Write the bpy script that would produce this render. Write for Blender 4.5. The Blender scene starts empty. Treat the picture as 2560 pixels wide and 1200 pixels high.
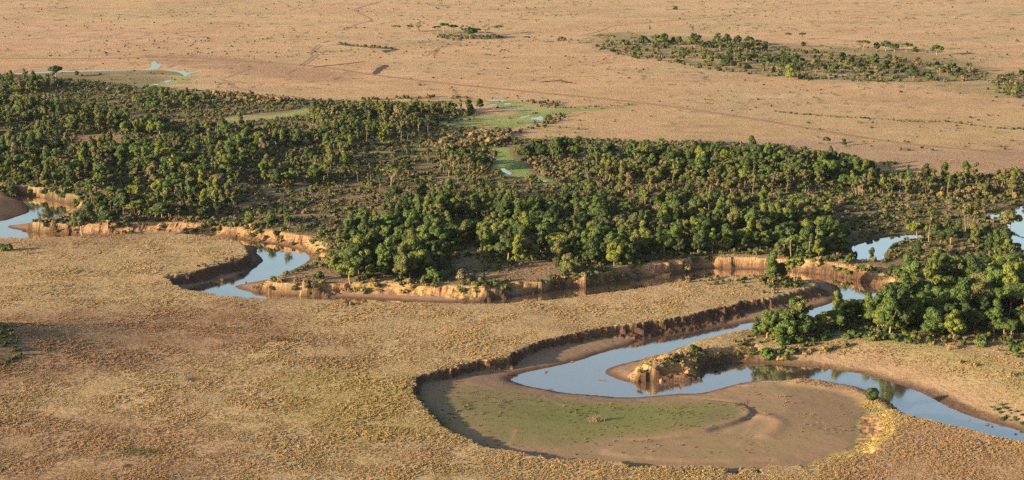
import bpy, math, random
import numpy as np
from mathutils import Vector, geometry as mgeo

# ------------------------------------------------------------------ scene, camera, sky, sun, exposure
scene = bpy.context.scene
C = scene.collection
F_PX, CX, CY = 4777.0, 1280.0, 600.0          # the photograph's focal length and centre, in its own pixels
CAM_H, PITCH = 140.0, math.atan(950.0 / 4777.0)
cam_data = bpy.data.cameras.new("camera")
cam_data.sensor_width = 36.0
cam_data.lens = 36.0 * F_PX / 2560.0
cam_data.clip_start, cam_data.clip_end = 1.0, 30000.0
cam = bpy.data.objects.new("camera", cam_data)
C.objects.link(cam)
cam.location = (0, 0, CAM_H)
cam.rotation_euler = (math.pi / 2 - PITCH, 0, 0)
scene.camera = cam

SUN_EL = math.radians(12.0)
SUN_AZ = math.radians(27.0)                    # the sun stands left of the view and a little towards the camera
to_sun = Vector((-math.cos(SUN_AZ) * math.cos(SUN_EL), -math.sin(SUN_AZ) * math.cos(SUN_EL), math.sin(SUN_EL)))
sun_data = bpy.data.lights.new("sun", 'SUN')
sun_data.energy = 5.0
sun_data.angle = math.radians(0.6)
sun_data.color = (1.0, 0.74, 0.47)
sun = bpy.data.objects.new("sun", sun_data)
C.objects.link(sun)
sun.rotation_euler = to_sun.to_track_quat('Z', 'Y').to_euler()
sun.location = (-300, 200, 400)

world = bpy.data.worlds.new("World")
scene.world = world
world.use_nodes = True
wn = world.node_tree.nodes
sky = wn.new('ShaderNodeTexSky')
sky.sky_type = 'NISHITA'
sky.sun_disc = False
sky.sun_elevation = SUN_EL
sky.sun_rotation = math.atan2(to_sun.x, to_sun.y)
sky.altitude = 300.0
sky.dust_density = 3.2
sky.ozone_density = 1.3
wn['Background'].inputs['Strength'].default_value = 0.08
world.node_tree.links.new(sky.outputs[0], wn['Background'].inputs['Color'])

scene.view_settings.view_transform = 'Standard'
scene.view_settings.look = 'None'
scene.view_settings.gamma = 1.0
scene.view_settings.use_curve_mapping = False
scene.view_settings.exposure = 1.6
scene.render.engine = 'CYCLES'
scene.cycles.max_bounces = 5
scene.cycles.diffuse_bounces = 2
scene.cycles.glossy_bounces = 2
scene.cycles.transmission_bounces = 2
scene.cycles.transparent_max_bounces = 4
scene.cycles.volume_bounces = 0
scene.cycles.use_denoising = False
scene.cycles.sample_clamp_direct = 1.5
scene.cycles.sample_clamp_indirect = 2.0

# ------------------------------------------------------------------ helpers
rng = np.random.default_rng(7)
random.seed(7)
SP, CP = math.sin(PITCH), math.cos(PITCH)

def at(px, py, z=0.0):
    """photograph pixel -> point of the place at height z"""
    u, v = (px - CX), (CY - py)
    dx, dy, dz = u, F_PX * CP + v * SP, -F_PX * SP + v * CP
    t = (z - CAM_H) / dz
    return (dx * t, dy * t)

def ats(pts, z=0.0):
    return np.array([at(p[0], p[1], z) for p in pts])

def to_px(x, y, z):
    x, y, z = np.asarray(x, float), np.asarray(y, float), np.asarray(z, float) - CAM_H
    d = y * CP - z * SP
    h = y * SP + z * CP
    return CX + F_PX * x / d, CY - F_PX * h / d

_perm = np.random.default_rng(3).permutation(4096)
_ang = np.random.default_rng(4).uniform(0, 2 * np.pi, 4096)
_gx, _gy = np.cos(_ang), np.sin(_ang)

def perlin(x, y, seed=0):
    x = np.asarray(x, float) + seed * 37.7
    y = np.asarray(y, float) - seed * 19.3
    xi, yi = np.floor(x).astype(np.int64), np.floor(y).astype(np.int64)
    xf, yf = x - xi, y - yi
    def g(ix, iy, fx, fy):
        k = _perm[(_perm[ix & 4095] + iy) & 4095]
        return _gx[k] * fx + _gy[k] * fy
    u = xf * xf * xf * (xf * (xf * 6 - 15) + 10)
    v = yf * yf * yf * (yf * (yf * 6 - 15) + 10)
    a = g(xi, yi, xf, yf); b = g(xi + 1, yi, xf - 1, yf)
    c = g(xi, yi + 1, xf, yf - 1); d = g(xi + 1, yi + 1, xf - 1, yf - 1)
    return (a + u * (b - a)) * (1 - v) + (c + u * (d - c)) * v

def fbm(x, y, seed=0, octaves=3):
    s, a, t = 0.0, 1.0, 0.0
    for k in range(octaves):
        s = s + a * perlin(np.asarray(x) * 2 ** k, np.asarray(y) * 2 ** k, seed + k)
        t += a; a *= 0.5
    return s / t * 1.6

def sstep(a, b, x):
    t = np.clip((x - a) / (b - a), 0, 1)
    return t * t * (3 - 2 * t)

def smooth_line(pts, n=3, closed=False):
    """Catmull-Rom through the points"""
    P = np.asarray(pts, float)
    m = len(P)
    out = []
    for i in range(m if closed else m - 1):
        if closed:
            p0, p1, p2, p3 = P[(i - 1) % m], P[i], P[(i + 1) % m], P[(i + 2) % m]
        else:
            p0, p1, p2, p3 = P[max(i - 1, 0)], P[i], P[i + 1], P[min(i + 2, m - 1)]
        for k in range(n):
            t = k / n
            out.append(0.5 * ((2 * p1) + (-p0 + p2) * t + (2 * p0 - 5 * p1 + 4 * p2 - p3) * t * t + (-p0 + 3 * p1 - 3 * p2 + p3) * t ** 3))
    if not closed:
        out.append(P[-1])
    return np.array(out)

def in_poly(x, y, poly):
    x, y = np.asarray(x), np.asarray(y)
    ins = np.zeros(x.shape, bool)
    n = len(poly)
    for i in range(n):
        (x1, y1), (x2, y2) = poly[i], poly[(i + 1) % n]
        if y1 == y2:
            continue
        c = ((y1 > y) != (y2 > y)) & (x < (x2 - x1) * (y - y1) / (y2 - y1) + x1)
        ins ^= c
    return ins

def tag(o, label=None, cat=None, group=None, kind=None):
    if label: o["label"] = label
    if cat: o["category"] = cat
    if group: o["group"] = group
    if kind: o["kind"] = kind
    return o

def np_mesh(name, verts, faces, mats=(), smooth=False, face_mat=None, fattr=None):
    """verts (n,3), faces: list of arrays (m,k) with k = 3 or 4"""
    me = bpy.data.meshes.new(name)
    verts = np.asarray(verts, np.float32)
    me.vertices.add(len(verts)); me.vertices.foreach_set('co', verts.ravel())
    if not isinstance(faces, list): faces = [faces]
    faces = [np.asarray(f, np.int32) for f in faces if len(f)]
    nl = sum(f.size for f in faces); npoly = sum(len(f) for f in faces)
    me.loops.add(nl); me.polygons.add(npoly)
    me.loops.foreach_set('vertex_index', np.concatenate([f.ravel() for f in faces]))
    tot = np.concatenate([np.full(len(f), f.shape[1], np.int32) for f in faces])
    me.polygons.foreach_set('loop_start', np.concatenate([[0], np.cumsum(tot)[:-1]]).astype(np.int32))
    try:
        me.polygons.foreach_set('loop_total', tot)
    except Exception:
        pass
    if face_mat is not None:
        me.polygons.foreach_set('material_index', np.asarray(face_mat, np.int32))
    me.polygons.foreach_set('use_smooth', np.full(npoly, smooth, bool))
    for m in mats: me.materials.append(m)
    me.update(calc_edges=True)
    if fattr is not None:
        for k, a in fattr.items():
            me.attributes.new(k, 'FLOAT', 'FACE').data.foreach_set('value', np.asarray(a, np.float32))
    return me

def link(name, me, parent=None):
    o = bpy.data.objects.new(name, me)
    C.objects.link(o)
    if parent is not None: o.parent = parent
    return o

# ------------------------------------------------------------------ materials
def new_mat(name):
    m = bpy.data.materials.new(name)
    m.use_nodes = True
    nt = m.node_tree
    return m, nt, nt.nodes, nt.links, nt.nodes['Principled BSDF']

def node(nt, kind, **kw):
    n = nt.nodes.new(kind)
    for k, v in kw.items():
        setattr(n, k, v)
    return n

def noise(nt, vec, scale, detail=3.0, rough=0.55):
    n = nt.nodes.new('ShaderNodeTexNoise')
    n.inputs['Scale'].default_value = scale
    n.inputs['Detail'].default_value = detail
    n.inputs['Roughness'].default_value = rough
    if vec is not None: nt.links.new(vec, n.inputs['Vector'])
    return n.outputs['Fac']

def math_n(nt, op, a, b=None, c=None):
    n = nt.nodes.new('ShaderNodeMath'); n.operation = op
    for i, v in enumerate((a, b, c)):
        if v is None: continue
        if isinstance(v, (int, float)): n.inputs[i].default_value = v
        else: nt.links.new(v, n.inputs[i])
    return n.outputs[0]

def maprange(nt, v, a, b, c, d):
    n = nt.nodes.new('ShaderNodeMapRange')
    for i, k in enumerate((a, b, c, d)): n.inputs[i + 1].default_value = k
    nt.links.new(v, n.inputs[0])
    return n.outputs[0]

def mixcol(nt, fac, a, b, mode='MIX'):
    n = nt.nodes.new('ShaderNodeMix'); n.data_type = 'RGBA'; n.blend_type = mode
    for s, v in ((n.inputs[0], fac), (n.inputs[6], a), (n.inputs[7], b)):
        if isinstance(v, (int, float)): s.default_value = v
        elif isinstance(v, tuple): s.default_value = (*v, 1.0)
        else: nt.links.new(v, s)
    return n.outputs[2]

def scale_col(nt, col, fac):
    n = nt.nodes.new('ShaderNodeVectorMath'); n.operation = 'SCALE'
    nt.links.new(col, n.inputs[0])
    if isinstance(fac, (int, float)): n.inputs['Scale'].default_value = fac
    else: nt.links.new(fac, n.inputs['Scale'])
    return n.outputs[0]

def ground_material():
    m, nt, N, L, bs = new_mat("savanna_ground")
    pos = N.new('ShaderNodeNewGeometry').outputs['Position']
    col = node(nt, 'ShaderNodeAttribute', attribute_name='Col')
    soil = node(nt, 'ShaderNodeAttribute', attribute_name='soil').outputs['Fac']
    n1 = noise(nt, pos, 0.75, 4.0, 0.65)
    n2 = noise(nt, pos, 0.085, 3.0)
    n3 = noise(nt, pos, 3.2, 2.0)
    f = math_n(nt, 'MULTIPLY', maprange(nt, n1, 0.25, 0.75, 0.80, 1.16), maprange(nt, n2, 0.25, 0.75, 0.86, 1.12))
    f = math_n(nt, 'MULTIPLY', f, maprange(nt, n3, 0.25, 0.75, 0.86, 1.12))
    calm = node(nt, 'ShaderNodeAttribute', attribute_name='calm').outputs['Fac']
    ck = N.new('ShaderNodeMix'); L.new(math_n(nt, 'MULTIPLY', calm, 0.6), ck.inputs[0]); L.new(f, ck.inputs[2]); ck.inputs[3].default_value = 1.0
    c = scale_col(nt, col.outputs['Color'], ck.outputs[0])
    # eroded earth: strata and streaks of its own colour
    sm = N.new('ShaderNodeMapping'); sm.inputs['Scale'].default_value = (0.5, 0.5, 2.6); L.new(pos, sm.inputs['Vector'])
    ns = noise(nt, sm.outputs[0], 0.9, 4.0, 0.65)
    c2 = scale_col(nt, c, maprange(nt, ns, 0.25, 0.75, 0.55, 1.45))
    c = mixcol(nt, soil, c, c2)
    L.new(c, bs.inputs['Base Color'])
    bs.inputs['Roughness'].default_value = 0.95
    bs.inputs['Specular IOR Level'].default_value = 0.08
    h1 = noise(nt, pos, 0.55, 5.0, 0.7)
    b1 = N.new('ShaderNodeBump'); b1.inputs['Distance'].default_value = 1.0
    L.new(maprange(nt, calm, 0, 1, 0.5, 0.12), b1.inputs['Strength'])
    L.new(h1, b1.inputs['Height'])
    L.new(b1.outputs[0], bs.inputs['Normal'])
    return m

def plain_material(name, rgb, var=0.25, scale=1.0, rough=0.95, bump=0.4, bdist=0.3):
    m, nt, N, L, bs = new_mat(name)
    pos = N.new('ShaderNodeNewGeometry').outputs['Position']
    n1 = noise(nt, pos, scale, 4.0, 0.65)
    rgbn = N.new('ShaderNodeRGB'); rgbn.outputs[0].default_value = (*rgb, 1)
    L.new(scale_col(nt, rgbn.outputs[0], maprange(nt, n1, 0.25, 0.75, 1 - var, 1 + var)), bs.inputs['Base Color'])
    bs.inputs['Roughness'].default_value = rough
    bs.inputs['Specular IOR Level'].default_value = 0.15
    b1 = N.new('ShaderNodeBump'); b1.inputs['Distance'].default_value = bdist
    b1.inputs['Strength'].default_value = bump
    L.new(noise(nt, pos, scale * 2.1, 4.0, 0.65), b1.inputs['Height'])
    L.new(b1.outputs[0], bs.inputs['Normal'])
    return m

def water_material(name, rgb, rough, bump, bscale):
    m, nt, N, L, bs = new_mat(name)
    pos = N.new('ShaderNodeNewGeometry').outputs['Position']
    bs.inputs['Base Color'].default_value = (*rgb, 1)
    bs.inputs['Roughness'].default_value = 0.6
    bs.inputs['Specular IOR Level'].default_value = 0.0
    gl = N.new('ShaderNodeBsdfGlossy'); gl.inputs['Color'].default_value = (1.0, 0.93, 0.84, 1); gl.inputs['Roughness'].default_value = rough
    fr = N.new('ShaderNodeFresnel'); fr.inputs['IOR'].default_value = 1.36
    mx = N.new('ShaderNodeMixShader')
    L.new(math_n(nt, 'MINIMUM', math_n(nt, 'MULTIPLY', fr.outputs[0], 3.0), 0.9), mx.inputs[0])
    L.new(bs.outputs[0], mx.inputs[1]); L.new(gl.outputs[0], mx.inputs[2])
    L.new(mx.outputs[0], N['Material Output'].inputs['Surface'])
    b1 = N.new('ShaderNodeBump'); b1.inputs['Distance'].default_value = 0.05
    b1.inputs['Strength'].default_value = bump
    n1 = noise(nt, pos, bscale, 3.0, 0.6)
    # patches of riffle among smooth reaches
    n2 = maprange(nt, noise(nt, pos, 0.045, 2.0), 0.42, 0.62, 0.25, 1.0)
    L.new(math_n(nt, 'MULTIPLY', n1, n2), b1.inputs['Height'])
    L.new(b1.outputs[0], bs.inputs['Normal']); L.new(b1.outputs[0], gl.inputs['Normal']); L.new(b1.outputs[0], fr.inputs['Normal'])
    return m

def leaf_material(name, dark, light, transl=0.14, hue=0.0):
    m, nt, N, L, bs = new_mat(name)
    var = node(nt, 'ShaderNodeAttribute', attribute_name='var').outputs['Fac']
    rnd = N.new('ShaderNodeObjectInfo').outputs['Random']
    f = math_n(nt, 'ADD', math_n(nt, 'MULTIPLY', var, 0.55), math_n(nt, 'MULTIPLY', rnd, 0.45))
    c = mixcol(nt, f, dark, light)
    L.new(c, bs.inputs['Base Color'])
    bs.inputs['Roughness'].default_value = 0.6
    bs.inputs['Specular IOR Level'].default_value = 0.25
    tr = N.new('ShaderNodeBsdfTranslucent')
    L.new(c, tr.inputs['Color'])
    mx = N.new('ShaderNodeMixShader'); mx.inputs[0].default_value = transl
    L.new(bs.outputs[0], mx.inputs[1]); L.new(tr.outputs[0], mx.inputs[2])
    L.new(mx.outputs[0], N['Material Output'].inputs['Surface'])
    return m

def tint_material(name, transl=0.30, base=(0.4, 0.3, 0.16)):
    """dry grass tussocks that take the colour of the patch of grass they belong to"""
    m, nt, N, L, bs = new_mat(name)
    t = node(nt, 'ShaderNodeAttribute', attribute_name='tint', attribute_type='INSTANCER')
    var = node(nt, 'ShaderNodeAttribute', attribute_name='var').outputs['Fac']
    rnd = N.new('ShaderNodeObjectInfo').outputs['Random']
    f = math_n(nt, 'MULTIPLY', maprange(nt, var, 0, 1, 0.88, 1.12), maprange(nt, rnd, 0, 1, 0.9, 1.1))
    c = scale_col(nt, t.outputs['Color'], f)
    L.new(c, bs.inputs['Base Color'])
    bs.inputs['Roughness'].default_value = 0.9
    bs.inputs['Specular IOR Level'].default_value = 0.1
    tr = N.new('ShaderNodeBsdfTranslucent'); L.new(c, tr.inputs['Color'])
    mx = N.new('ShaderNodeMixShader'); mx.inputs[0].default_value = transl
    L.new(bs.outputs[0], mx.inputs[1]); L.new(tr.outputs[0], mx.inputs[2])
    L.new(mx.outputs[0], N['Material Output'].inputs['Surface'])
    return m

M_GROUND = ground_material()
M_RIVER = water_material("river_water", (0.115, 0.092, 0.078), 0.07, 0.16, 0.9)
M_POND = water_material("still_water", (0.10, 0.095, 0.085), 0.03, 0.05, 0.5)
M_TRACK = plain_material("track_earth", (0.285, 0.178, 0.11), 0.25, 0.4)
M_BURNT = plain_material("dark_turned_earth", (0.075, 0.055, 0.045), 0.4, 0.5, bump=0.8)
M_BARK = plain_material("pale_bark", (0.235, 0.180, 0.125), 0.3, 2.5, bump=0.4, bdist=0.08)
M_BARK2 = plain_material("brown_bark", (0.20, 0.15, 0.11), 0.3, 2.5, bump=0.4, bdist=0.08)
M_EARTH = plain_material("clay_blocks", (0.27, 0.155, 0.082), 0.35, 0.8, bump=0.9, bdist=0.5)
M_STONE = plain_material("river_stone", (0.10, 0.08, 0.065), 0.3, 1.2, rough=0.7)
M_LEAF = {
    'dark green':   leaf_material("leaves_dark_green", (0.022, 0.042, 0.014), (0.074, 0.110, 0.030)),
    'mid green':    leaf_material("leaves_mid_green", (0.034, 0.066, 0.017), (0.108, 0.162, 0.036)),
    'yellow-green': leaf_material("leaves_yellow_green", (0.080, 0.112, 0.020), (0.190, 0.220, 0.042)),
    'olive':        leaf_material("leaves_olive", (0.062, 0.074, 0.024), (0.160, 0.165, 0.055)),
    'grey-brown':   leaf_material("leaves_grey_brown", (0.100, 0.084, 0.046), (0.210, 0.170, 0.095)),
    'straw':        leaf_material("leaves_straw", (0.17, 0.125, 0.055), (0.34, 0.25, 0.11)),
}
M_GRASS = tint_material("dry_grass_tussocks")
# ------------------------------------------------------------------ terrain: a plain cut by a meandering river
WL = -3.8                                                        # river level
# rim of the river's trench, on the plain's level: far bank from left to right ...
RIM_A = [(-140,436),(-60,448),(0,456),(40,465),(90,473),(140,480),(175,488),(212,499),(195,521),(160,541),(110,550),(72,557),
 (115,558),(165,559),(230,561),(302,557),(390,556),(487,558),(537,561),(588,566),(638,571),(705,578),(772,593),(806,605),(817,622),(811,640),(783,655),
 (762,667),(735,677),(699,689),(672,702),(700,710),(760,714),(850,705),(930,703),(1000,706),(1040,712),(1100,716),(1150,714),(1190,716),(1230,712),(1263,704),
 (1354,701),(1404,692),(1450,690),(1481,686),(1510,684),(1530,676),(1589,665),(1625,660),(1656,657),(1710,647),(1734,642),(1776,640),(1801,643),(1850,643),(1908,644),(1960,647),(2011,650),
 (2086,657),(2137,667),(2170,676),(2205,682),(2228,692),(2240,712),(2240,738),(2222,757),(2160,778),(2080,796),(2000,813),(1930,823),(1853,830),(1802,842),(1743,860),(1700,875),
 (1664,889),(1634,902),(1618,912),(1632,919),(1652,913),(1670,903),(1690,894),(1723,893),(1752,882),(1802,870),(1844,858),(1900,848),(2000,836),(2100,832),(2200,838),
 (2300,852),(2400,872),(2500,906),(2600,950),(2760,1000)]
# ... and the near plain's edge, also from left to right
RIM_B = [(-140,595),(0,594),(107,593),(188,588),(302,584),(420,583),(487,586),(554,592),(591,601),(615,615),(620,628),(611,642),(588,652),(537,665),(487,680),(437,687),(411,692),
 (433,706),(453,717),(470,724),(511,729),(564,739),(638,746),(685,746),(722,743),(806,748),(850,748),(872,760),(900,762),(920,752),(951,753),(1085,758),(1186,759),(1287,756),(1371,749),(1455,739),
 (1522,731),(1606,719),(1710,701),(1759,694),(1817,689),(1878,686),(1920,687),(1960,692),(2000,698),(2030,705),(2037,712),(2012,718),(1960,733),(1925,743),(1893,749),(1851,755),(1834,763),
 (1816,765),(1767,778),(1717,788),(1633,802),(1580,811),(1522,817),(1505,820),(1421,837),(1360,850),(1317,862),(1293,879),(1253,896),(1213,901),(1172,907),(1135,918),(1068,936),(1041,946),
 (1033,961),(1035,985),(1058,1008),(1092,1049),(1132,1079),(1169,1099),(1219,1119),(1287,1127),(1364,1143),(1488,1148),(1539,1151),(1572,1156),(1560,1172),(1600,1166),(1683,1166),(1760,1166),(1815,1170),(1836,1186),
 (1850,1170),(1885,1166),(1899,1180),(1912,1166),(1960,1163),(2000,1160),(2012,1170),(2030,1155),(2046,1149),(2086,1146),(2110,1150),(2120,1142),(2150,1134),(2190,1134),(2195,1116),(2221,1096),(2234,1079),(2231,1048),(2232,1022),(2262,1034),
 (2315,1049),(2372,1062),(2422,1072),(2489,1089),(2560,1104),(2760,1150)]
WATER_A = [(-140,566),(0,553),(40,542),(72,530),(66,512),(50,498),(46,486),(90,490),(161,506),(195,515),(148,538),(105,549),(70,558),(20,565),(34,573),(101,582),(148,585),(201,589),(302,590),(420,592),(500,593),(560,595),(600,599),
 (638,605),(705,615),(756,629),(776,642),(773,650),(749,665),(705,686),(668,699),(638,704),(615,709),(591,714),(588,718),(601,724),(638,731),(689,736),(772,741),(850,745),(984,752),(1085,757),
 (1186,756),(1270,746),(1320,738),(1354,731),(1421,722),(1495,716),(1555,707),(1606,697),(1666,692),(1710,684),(1767,673),(1826,673),(1917,676),(2006,682),(2053,686),(2130,697),(2170,709),
 (2212,728),(2220,742),(2200,757),(2150,771),(2080,786),(2010,802),(1950,813),(1890,818),(1801,838),(1750,857),(1700,870),(1671,885),(1618,896),(1567,907),(1525,919),(1513,929),(1517,936),
 (1542,948),(1581,957),(1618,954),(1643,954),(1718,953),(1749,949),(1757,943),(1752,936),(1755,927),(1769,919),(1811,911),(1851,909),(1935,909),(2019,916),(2103,926),(2170,938),(2237,958),
 (2305,983),(2372,1018),(2439,1045),(2560,1080),(2760,1140)]
WATER_B = [(-140,602),(0,603),(200,603),(400,604),(520,605),(580,608),(612,612),(645,618),(642,632),(658,649),(648,662),(621,682),(598,696),(537,709),(505,718),(480,732),(520,750),(600,758),(700,764),
 (860,770),(951,772),(1085,782),(1186,784),(1287,782),(1371,770),(1455,757),(1522,748),(1606,738),(1710,720),(1800,708),(1900,703),(1960,704),(2000,702),(2019,699),(2053,701),(2078,709),(2095,718),(2103,728),
 (2100,743),(2080,757),(2040,770),(2019,776),(1994,788),(1950,797),(1900,804),(1850,811),(1786,820),(1752,824),(1702,832),(1651,838),(1609,849),(1567,865),(1500,884),(1438,904),(1354,923),
 (1314,931),(1285,941),(1278,951),(1320,965),(1371,975),(1421,983),(1488,988),(1562,994),(1623,991),(1700,984),(1750,983),(1801,971),(1851,958),(1918,950),(2002,956),(2086,968),(2150,980),
 (2204,1006),(2237,1024),(2284,1044),(2315,1056),(2372,1074),(2422,1086),(2489,1104),(2560,1121),(2760,1172)]
rim = np.vstack([smooth_line(ats(RIM_A), 2), smooth_line(ats(RIM_B), 2)[::-1]])
wat = np.vstack([smooth_line(ats(WATER_A, WL), 3), smooth_line(ats(WATER_B, WL), 3)[::-1]])

# still pools in the woodland
POND_Z = -0.35
PONDS = [
 [(2130,613),(2148,608),(2173,600),(2201,593),(2232,588),(2265,585),(2291,583),(2320,586),(2318,593),(2292,596),(2265,600),(2238,606),(2226,615),(2217,626),(2210,636),(2214,648),(2188,650),(2146,648),(2133,630)],
 [(2466,532),(2485,529),(2512,521),(2544,515),(2590,508),(2680,510),(2690,560),(2610,585),(2560,592),(2540,584),(2524,574),(2516,566),(2500,556),(2478,545)],
 [(2488,597),(2500,589),(2514,583),(2534,585),(2560,594),(2600,612),(2570,634),(2540,628),(2530,612),(2512,602)],
 [(2351,625),(2358,618),(2370,618),(2372,628),(2362,634)],
 [(2384,634),(2392,624),(2400,632),(2414,640),(2404,648),(2388,644)]]
ponds_w = [smooth_line(ats(p, POND_Z), 2, True) for p in PONDS]

K_ROW = 2.7e-6
ys = [405.0]
while ys[-1] < 2100: ys.append(ys[-1] + K_ROW * ys[-1] ** 2)
YS = np.array([-1500, -700, -300, -100, 0, 80, 150, 210, 260, 300, 330, 350, 365, 376, 385, 391, 396, 399, 401.5, 403.5] + ys + [2150, 2250, 2400, 2700, 3200, 4000])
xs = list(np.arange(-236, 236.01, 0.72))
dx, x = 0.8, xs[-1]
right = []
while x < 700:
    dx = min(dx * 1.06, 5.0); x += dx; right.append(x)
right += [760, 850, 1000, 1300, 2000, 3200]
XS = np.array([-v for v in right[::-1]] + xs + right)
GX, GY = np.meshgrid(XS, YS)

def poly_sd(poly, maxd):
    """signed distance on the grid, positive inside, cut off at maxd"""
    D = np.full(GX.shape, float(maxd) ** 2)
    n = len(poly)
    for i in range(n):
        (x1, y1), (x2, y2) = poly[i], poly[(i + 1) % n]
        i0, i1 = np.searchsorted(XS, [min(x1, x2) - maxd, max(x1, x2) + maxd])
        j0, j1 = np.searchsorted(YS, [min(y1, y2) - maxd, max(y1, y2) + maxd])
        if i0 >= i1 or j0 >= j1: continue
        X, Y = GX[j0:j1, i0:i1], GY[j0:j1, i0:i1]
        ex, ey = x2 - x1, y2 - y1
        l2 = ex * ex + ey * ey + 1e-9
        t = np.clip(((X - x1) * ex + (Y - y1) * ey) / l2, 0, 1)
        d2 = (X - x1 - t * ex) ** 2 + (Y - y1 - t * ey) ** 2
        np.minimum(D[j0:j1, i0:i1], d2, out=D[j0:j1, i0:i1])
    D = np.sqrt(D)
    ins = np.zeros(GX.shape, bool)
    P = np.asarray(poly); Q = np.roll(P, -1, 0)
    for j in range(len(YS)):
        y = YS[j]
        c = (P[:, 1] > y) != (Q[:, 1] > y)
        if not c.any(): continue
        a, b = P[c], Q[c]
        xc = np.sort(a[:, 0] + (y - a[:, 1]) * (b[:, 0] - a[:, 0]) / (b[:, 1] - a[:, 1]))
        ins[j] = np.searchsorted(xc, XS) % 2 == 1
    return np.where(ins, D, -D)

def line_d(pts, maxd):
    D = np.full(GX.shape, float(maxd) ** 2)
    for i in range(len(pts) - 1):
        (x1, y1), (x2, y2) = pts[i], pts[i + 1]
        i0, i1 = np.searchsorted(XS, [min(x1, x2) - maxd, max(x1, x2) + maxd])
        j0, j1 = np.searchsorted(YS, [min(y1, y2) - maxd, max(y1, y2) + maxd])
        if i0 >= i1 or j0 >= j1: continue
        X, Y = GX[j0:j1, i0:i1], GY[j0:j1, i0:i1]
        ex, ey = x2 - x1, y2 - y1
        t = np.clip(((X - x1) * ex + (Y - y1) * ey) / (ex * ex + ey * ey + 1e-9), 0, 1)
        d2 = (X - x1 - t * ex) ** 2 + (Y - y1 - t * ey) ** 2
        np.minimum(D[j0:j1, i0:i1], d2, out=D[j0:j1, i0:i1])
    return np.sqrt(D)

sd_rim = poly_sd(rim, 70.0)
sd_wat = poly_sd(wat, 70.0)
near = (GY > 395) & (GY < 960)

# how wide the bank is between rim and foot
cw = np.full(GX.shape, 2.6)
def bank_width(px, py, r, w):
    global cw
    x0, y0 = at(px, py)
    k = np.exp(-((GX - x0) ** 2 + (GY - y0) ** 2) / (r * r))
    cw = cw + (w - cw) * np.clip(k * 1.4, 0, 1)
for p in ((1930,866),(2000,862),(2100,856),(2200,862),(2300,880),(2400,905),(2500,945),(2600,985),(2700,1010)): bank_width(*p, 22, 30)
for p in ((620,570),(700,580),(770,595),(810,620)): bank_width(*p, 12, 4.6)
for p in ((690,700),(740,712),(800,712),(860,706)): bank_width(*p, 10, 7)
for p in ((2190,690),(2228,705),(2235,730)): bank_width(*p, 10, 8)
for p in ((2086,660),(2120,665)): bank_width(*p, 9, 5)
for p in ((2225,1090),(2232,1060),(2232,1035)): bank_width(*p, 10, 10)
for p in ((1618,914),(1634,910)): bank_width(*p, 4, 5)
for p in ((1990,722),(2030,712),(1950,735)): bank_width(*p, 9, 6)
for p in ((90,552),(130,555)): bank_width(*p, 8, 3.5)
for p in ((580,654),(500,676),(440,690)): bank_width(*p, 9, 4.5)
for p in ((1080,712),(1150,714)): bank_width(*p, 9, 6)
for p in ((1850,764),(1760,782),(1650,804)): bank_width(*p, 10, 4.5)
for p in ((1770,878),(1810,868),(1850,862)): bank_width(*p, 7, 8)
for p in ((0,458),(60,470),(130,480),(180,490)): bank_width(*p, 14, 9)

n6 = fbm(GX / 7.0, GY / 7.0, 11, 3)
n2 = perlin(GX / 2.3 + 0.8 * n6, GY / 2.3, 15)
x_mid, y_mid = smooth_line(ats(RIM_B), 2), None
d_B = line_d(smooth_line(ats(RIM_B), 2), 30.0); d_A = line_d(smooth_line(ats(RIM_A), 2), 30.0)
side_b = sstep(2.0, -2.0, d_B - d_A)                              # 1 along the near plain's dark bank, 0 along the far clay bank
n20 = perlin(GX / 19.0, GY / 19.0, 18)
cw = cw * np.where(near, 1 + (1.5 * np.clip(n20 + 0.15, -0.25, 1)) * (1 - side_b) * (cw < 9) + 0.5 * np.clip(n20, -.3, 1) * side_b * (cw < 5), 1)
cw = np.where(cw < 3.0, cw * (1 - 0.35 * side_b), cw)
n14 = perlin(GX / 13.0, GY / 13.0, 17)
xa, xb, xc, xd = at(1000, 712)[0], at(1180, 712)[0], at(1620, 662)[0], at(1720, 645)[0]
broken = 1 + 1.1 * sstep(xa, xb, GX) * sstep(xd, xc, GX)            # the most crumbled stretch of the clay bank
rag = np.where(near, (2.1 * n6 + 0.7 * n2 + 2.4 * n14) * broken * (1 - side_b) + (1.0 * n6 + 0.9 * n2 + 1.1 * perlin(GX / 1.3, GY / 1.3, 19) + 0.8 * n14) * side_b, 0)
calm = sstep(12, 4, cw) * 0.75 + 0.25
sdr = sd_rim + rag * calm
d_o = np.clip(-sd_wat, 0, 70)
wide = sstep(8, 16, cw)
t = np.clip(np.where(wide > 0, (sdr / cw) * (1 - wide) + wide * np.clip(sdr, 0, 70) / (np.clip(sdr, 0, 70) + d_o + 0.01), sdr / cw), 0, 1)
drop = np.where(t < 0.4, 1 - 1.85 * t, 0.26 * (1 - t) / 0.6)          # steep face, then a foot of fallen earth
wide = sstep(8, 16, cw)
drop = drop * (1 - wide) + (1 - sstep(0, 1, t)) * wide
d_out = np.clip(-sd_wat + 0.35 * n2 + 0.4 * n6, 0, 70)
bar = WL + 0.04 + 0.75 * (1 - np.exp(-d_out / 5.0)) + 0.034 * np.minimum(d_out, 34)
scroll = np.sin(2 * np.pi * (d_out + 2.2 * n6 + 5.0 * n14 + 4.0 * n20) / 5.2)
bar = bar + 0.05 * n6 + 0.015 * n2 + 0.020 * scroll * sstep(1, 5, d_out) * sstep(-0.2, 0.5, n20)
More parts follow.
